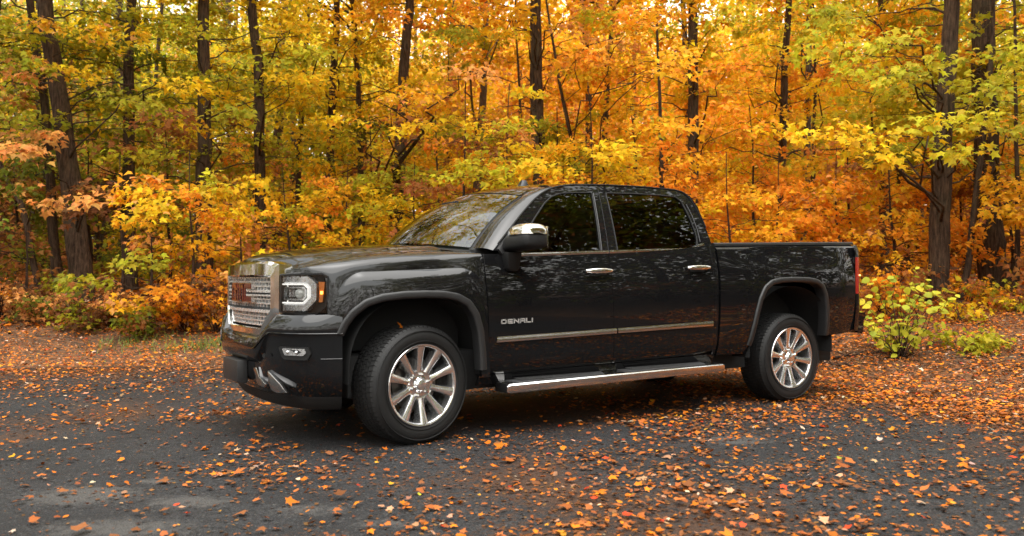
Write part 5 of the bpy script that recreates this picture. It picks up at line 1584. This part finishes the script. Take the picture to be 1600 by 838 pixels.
tag(o, 'far yellow and orange leaves of the deep wood behind the tree trunks', 'woodland', kind='stuff')
o2 = o.copy(); COL.objects.link(o2); o2.location = Vector(FWD * 9.0 + RIGHT * 2.2 + np.array([0, 0, .5]))   # a second belt of the wood further back
o2['label'] = 'deepest belt of yellow and orange leaves closing the view between the trees'
mb = MB()
for k in range(135):
    dp = r.uniform(26, 60) if k < 95 else r.uniform(18, 45); px = r.uniform(-200, 1800) if k < 95 else (r.uniform(-1400, -200) if k % 2 else r.uniform(1800, 3000)); b = at(px, 430, dp); b[2] = float(ground_z(b[0], b[1])) - .2
    d = r.uniform(.10, .34); n = 12
    z = np.linspace(0, 16, n); pts = b + np.stack([np.cumsum(r.normal(0, .10, n)), np.cumsum(r.normal(0, .10, n)), z], 1)
    trunk_rings(mb, pts, d / 2 * (1 - .5 * z / 16), 7, r, .2)
o = link(bpy.data.objects.new('distant_trunks', mesh_data('distant_trunks', mb.v, mb.f, BARK)))
tag(o, 'far thin dark trunks crowded deep in the wood', 'woodland', kind='stuff')

# ---- trees behind the photographer and along the other side of the car park (seen in the paint and glass)
SIDE = ['far side maple %s' ]
spots = [(88, 12.5), (104, 13.5), (74, 13), (62, 14.5), (70, 18.5), (96, 18), (112, 18.5), (124, 29), (136, 31), (148, 30), (160, 32), (172, 30), (-176, 31), (-164, 30), (-150, 29), (-136, 27), (-52, 19), (-66, 22), (-84, 27), (-104, 31), (-122, 29), (82, 21), (58, 21)]
BACKW = ['behind the photographer', 'to the right of the frame', 'to the left of the frame']
protos = []
for i, (th, rad_) in enumerate(spots):
    x, y = unpolar(th, rad_); gz_ = float(ground_z(x, y))
    lab = 'tall dark green maple %s, %s of the row counted clockwise' % (('behind the photographer' if abs(th) > 100 else 'outside the right border' if th > 0 else 'outside the left border'), ['first', 'second', 'third', 'fourth', 'fifth', 'sixth', 'seventh', 'eighth', 'ninth', 'tenth', 'eleventh', 'twelfth', 'thirteenth', 'fourteenth', 'fifteenth', 'sixteenth', 'seventeenth', 'eighteenth', 'nineteenth', 'twentieth', 'twenty first', 'twenty second', 'twenty third', 'last'][i])
    if i < 4:
        rr2 = np.random.default_rng(900 + i)
        b = np.array([x, y, gz_]); root = empty('maple_tree', tuple(b))
        mb = MB(); hgt = rr2.uniform(13, 17); n = 14
        z = np.linspace(-.3, hgt, n); pts = np.stack([np.cumsum(rr2.normal(0, .08, n)), np.cumsum(rr2.normal(0, .08, n)), z], 1)
        trunk_rings(mb, pts, .14 * (1 - .75 * np.clip(z, 0, None) / hgt), 10, rr2, .15)
        fo = Foliage(2)
        for k in range(240):
            z0 = rr2.uniform(.4, hgt * 1.08); az = rr2.uniform(0, 2 * np.pi)
            env = 1.6 + 1.9 * math.sin(math.pi * min(1, z0 / (hgt * 1.1))) ** .7
            rc = env * rr2.uniform(.2, 1)
            ct = np.array([np.interp(z0, z, pts[:, 0]), np.interp(z0, z, pts[:, 1]), min(z0, hgt)])
            tip = ct + np.array([math.cos(az) * rc, math.sin(az) * rc, max(0, z0 - hgt)])
            if k % 3 == 0: limb(mb, ct - np.array([0, 0, .5]), tip, .04, .01, rr2, .1, 4, 5)
            fo.spray(rr2, tip + b, (math.cos(az), math.sin(az), .05), rr2.uniform(1.0, 1.9), ['DDGK', 'DGDG', 'DKBD', 'DGDK'][i], .21, 28, .5, .2)
        me = mesh_data('trunk', mb.v, mb.f, BARK); o = bpy.data.objects.new('trunk', me); COL.objects.link(o); o.parent = root
        cr = fo.build('crown', root, b); protos.append((o, cr))
    else:
        root = empty('maple_tree', (x, y, gz_)); root.rotation_euler = (0, 0, i * 1.9); s = .85 + .3 * ((i * 37) % 10) / 10; root.scale = (s, s, s)
        for src in protos[i % 4]:
            c = src.copy(); COL.objects.link(c); c.parent = root
    tag(root, lab, 'tree', 'trees around the car park outside the frame')

# ================================================================== fallen leaves
LPAL = [((.72, .195, .012), .38), ((.66, .28, .020), .04), ((.44, .125, .028), .22), ((.52, .26, .14), .07), ((.22, .078, .025), .28), ((.64, .46, .31), .025), ((.60, .06, .015), .02), ((.45, .42, .04), .003)]
LP_C = np.array([c for c, w in LPAL]); LP_W = np.array([w for c, w in LPAL]); LP_W = LP_W / LP_W.sum()
r = np.random.default_rng(17)
def litter_density(x, y):
    """leaves per square metre"""
    th, q = polar(x, y); b = q - _re(th)
    d = 170 + 430 * sstep(-14, 18, th)                           # sparse left, thick right
    d = d * (.12 + 3.2 * fnoise(x, y, 1.1, 31) ** 2.6) * (.3 + 1.4 * fnoise(x, y, .28, 33) ** 1.5)
    d = d + 330 * sstep(-1.5 - .6 * sstep(0, 25, th), .3, b + .9 * (fnoise(x, y, .9, 41) - .5))
    d = d + 130 * sstep(-4.2, -1.0, b) * sstep(.42, .62, fnoise(x, y, 1.1, 51)) * sstep(-10, 15, th)
    d = d + 45 * sstep(-4.2, -1.0, b)
    under = (x > -.7) & (x < 4.6) & (np.abs(y) < .85)
    return np.where(under, d * .35, d)
def scatter(th0, th1, r0, r1, cap, n):
    th = r.uniform(th0, th1, n); q = np.sqrt(r.uniform(r0 ** 2, r1 ** 2, n))
    x, y = unpolar(th, q)
    area = math.radians(th1 - th0) * (r1 ** 2 - r0 ** 2) / 2
    keep = r.random(n) < litter_density(x, y) * area / n
    return x[keep], y[keep]
def litter(x, y, size, lod, flat=.28):
    n = len(x); z = ground_z(x, y) + .008 + r.uniform(0, .012, n) + .02 * (beyond(x, y) > 0)
    az = r.uniform(0, 2 * np.pi, n)
    d = np.stack([np.cos(az), np.sin(az), r.normal(0, flat * .7, n)], 1)
    nn = np.stack([r.normal(0, flat, n), r.normal(0, flat, n), np.ones(n)], 1) * np.where(r.random(n) < .35, -1, 1)[:, None]
    c = LP_C[r.choice(len(LP_C), n, p=LP_W)] * r.uniform(.40, .95, (n, 1)) * r.uniform(.9, 1.1, (n, 3)) * (1 + .45 * sstep(-1.6, .2, beyond(x, y)))[:, None]
    s = size * r.uniform(.35, 1.0, n) * np.where(r.random(n) < .12, 1.5, 1.0)
    return np.stack([x, y, z + .18 * s], 1), d, nn, s, np.clip(c, 0, .9), lod
x, y = scatter(-38, 38, 3.0, 15.5, 0, 150000)
P, D, N, S, C, _ = litter(x, y, .047, 0)
P[:, :2] -= D[:, :2] * (S * .4)[:, None]
# the largest in the picture are things of their own
px, py, k = to_px(P)
big = np.where((px > 5) & (px < 1595) & (py < 833) & (py > 600), S / k, 0)
order = np.argsort(-big)[:300]
mask = np.zeros(len(P), bool); mask[order] = True
CLS = [('orange', (.72, .195, .012)), ('amber yellow', (.66, .28, .020)), ('dull brown', (.22, .078, .025)), ('pinkish tan', (.52, .26, .14)), ('cream coloured', (.64, .46, .31)), ('russet', (.44, .125, .028)), ('deep red', (.60, .06, .015)), ('yellow green', (.45, .42, .04))]
cmat = []
for nm, c in CLS:
    mm = leaf_mat('fallen leaf ' + nm, .12, .6)
    an = [n for n in mm.node_tree.nodes if n.type == 'ATTRIBUTE'][0]; oi = mm.node_tree.nodes.new('ShaderNodeObjectInfo')
    hv = [n for n in mm.node_tree.nodes if n.type == 'HUE_SAT'][0]
    h2 = mm.node_tree.nodes.new('ShaderNodeHueSaturation'); h2.inputs['Color'].default_value = (*c, 1)
    mr = mm.node_tree.nodes.new('ShaderNodeMapRange'); mr.inputs[3].default_value = .5; mr.inputs[4].default_value = 1.0
    mm.node_tree.links.new(oi.outputs['Random'], mr.inputs[0]); mm.node_tree.links.new(mr.outputs[0], h2.inputs['Value']); mm.node_tree.links.new(h2.outputs[0], hv.inputs['Color']); mm.node_tree.nodes.remove(an)
    cmat.append(mm)
lv = {}
for ci in range(len(CLS)):
    for vv in range(3):
        shp, fcs = SHAPES[(0, 3, 4)[vv]]; q = shp.copy(); rq = np.random.default_rng(vv + 5)
        q[:, :2] *= (1 + rq.uniform(-.14, .14, (len(q), 2))); q[:, 2] = q[:, 2] * (.6 + .7 * vv) + rq.normal(0, .025, len(q))
        lv[ci, vv] = fast_mesh('fallen_leaf', q, fcs, cmat[ci])
ctab = np.array([c for n_, c in CLS])
WCOL = [(160, 'at the left border'), (350, 'left of the bumper'), (520, 'below the front bumper'), (720, 'below the front wheel'), (900, 'below the front door'), (1110, 'below the rear door'), (1300, 'below the rear wheel'), (1450, 'right of the rear wheel'), (9999, 'near the right border')]
def where_is(px, py):
    a_ = next(t for q, t in WCOL if px < q)
    return a_ + (', close to the truck' if py < 690 else ', at mid distance' if py < 770 else ', at the bottom edge')
for i in order:
    lum = C[i] / C[i].max(); ci = int(np.argmin(((ctab / ctab.max(1, keepdims=True) - lum) ** 2).sum(1) + .4 * (ctab.max(1) - C[i].max()) ** 2))
    o = bpy.data.objects.new('fallen_leaf', lv[ci, int(i) % 3]); COL.objects.link(o)
    d = D[i] / np.linalg.norm(D[i]); s = np.cross(d, N[i]); s /= np.linalg.norm(s); n2 = np.cross(s, d)
    M = Matrix(((s[0], d[0], n2[0], 0), (s[1], d[1], n2[1], 0), (s[2], d[2], n2[2], 0), (0, 0, 0, 1))) @ Matrix.Scale(float(S[i]), 4)
    M.translation = Vector(P[i]); o.matrix_basis = M
    w = where_is(px[i], py[i]); sh_n = ('lobed', 'broad', 'narrow')[int(i) % 3]; sz_n = 'large' if S[i] > .06 else 'medium' if S[i] > .04 else 'small'
    lab_ = '%s %s %s fallen leaf %s' % (sz_n, sh_n, CLS[ci][0], w)
    tag(o, lab_, 'leaf', lab_.replace('leaf', 'leaves', 1))
o = bpy.data.objects.new('fallen_leaf', lv[0, 0]); COL.objects.link(o)
M = Matrix.Translation((-.13, -.93, .772)) @ Matrix.Rotation(1.1, 4, 'Y') @ Matrix.Rotation(.8, 4, 'Z') @ Matrix.Scale(.055, 4); o.matrix_basis = M
tag(o, 'orange leaf caught on top of the front tyre', 'leaf')
rest = np.where(~mask)[0]; acc = []; nb = 0
kd = to_px(P[rest])[2] > 9.2
for sh_, part in list(zip((0, 3, 4), np.array_split(r.permutation(rest[~kd]), 3))) + [(1, rest[kd])]:
    v, f, c = leaf_arrays(P[part], D[part], N[part], S[part], C[part], sh_, r.uniform(.3, 2.4, len(part))); acc.append((v, f + nb, c)); nb += len(v)
v, f, c = (np.concatenate([q[k] for q in acc]) for k in range(3))
o = link(bpy.data.objects.new('leaf_litter', fast_mesh('leaf_litter', v, f, LITTER, c)))
tag(o, 'countless small fallen leaves strewn over asphalt and verge', 'leaf litter', kind='stuff')
# brown crumbs of broken leaves
x, y = scatter(-38, 38, 3.0, 12.0, 0, 260000)
sel = r.random(len(x)) < .9
x2, y2 = np.repeat(x, 2) + r.normal(0, .16, 2 * len(x)), np.repeat(y, 2) + r.normal(0, .16, 2 * len(y))
n = len(x2); az = r.uniform(0, 2 * np.pi, n)
P2 = np.stack([x2, y2, ground_z(x2, y2) + .010], 1); D2 = np.stack([np.cos(az), np.sin(az), r.normal(0, .15, n)], 1); N2 = np.stack([r.normal(0, .25, n), r.normal(0, .25, n), np.ones(n)], 1)
C2 = np.array([(.10, .040, .014)]) * r.uniform(.3, 2.2, (n, 1)) * r.uniform(.85, 1.15, (n, 3))
v, f, c = leaf_arrays(P2, D2, N2, r.uniform(.008, .030, n), C2, 2)
o = link(bpy.data.objects.new('leaf_crumbs', fast_mesh('leaf_crumbs', v, f, LITTER, c)))
tag(o, 'brown crumbs of broken leaves scattered on the asphalt', 'leaf litter', kind='stuff')
# forest floor further back and beyond the borders
def floor_litter(th0, th1, r0, r1, n, size, lod):
    th = r.uniform(th0, th1, n); q = np.sqrt(r.uniform(r0 ** 2, r1 ** 2, n)); x, y = unpolar(th, q)
    k_ = beyond(x, y) > .2; P, D, N, S, C, _ = litter(x[k_], y[k_], size, lod, .45)
    return leaf_arrays(P, D, N, S, C, lod)
for nm, args, lab in (('forest_litter', (-42, 42, 15.0, 30, 26000, .15, 2), 'rust coloured leaf carpet under the trees'), ('roadside_litter', (38, 62, 5, 14, 9000, .09, 2), 'leaf carpet beyond the right border'), ('roadside_litter', (-62, -38, 9, 16, 6000, .09, 2), 'leaf carpet beyond the left border')):
    v, f, c = floor_litter(*args)
    o = link(bpy.data.objects.new(nm, fast_mesh(nm, v, f, LITTER, c))); tag(o, lab, 'leaf litter', kind='stuff')
# ---- grass on the verge
GRASS = simple('verge grass', (.15, .19, .02), rough=.6, noise=.5, nscale=3)
pts = []
for (px, py, dp, sx, n) in ((225, 551, 12.2, .4, 120), (300, 556, 11.9, .4, 220), (340, 552, 12.1, .3, 160), (205, 552, 12.3, .3, 80)):
    b = at(px, py, dp)
    q = np.stack([b[0] + r.normal(0, sx, n), b[1] + r.normal(0, sx * .5, n)], 1); pts.append(q)
pts = np.concatenate(pts); n = len(pts); hgt = r.uniform(.05, .14, n); az = r.uniform(0, 2 * np.pi, n); ln = r.normal(0, .05, (n, 2))
zb = ground_z(pts[:, 0], pts[:, 1])
w = .006
V = np.stack([np.stack([pts[:, 0] + w * np.cos(az), pts[:, 1] + w * np.sin(az), zb], 1), np.stack([pts[:, 0] - w * np.cos(az), pts[:, 1] - w * np.sin(az), zb], 1), np.stack([pts[:, 0] + ln[:, 0], pts[:, 1] + ln[:, 1], zb + hgt], 1)], 1).reshape(-1, 3)
o = link(bpy.data.objects.new('grass', fast_mesh('grass', V, np.arange(3 * n).reshape(-1, 3), GRASS))); tag(o, 'short green grass tufts on the leafy verge', 'grass', kind='stuff')
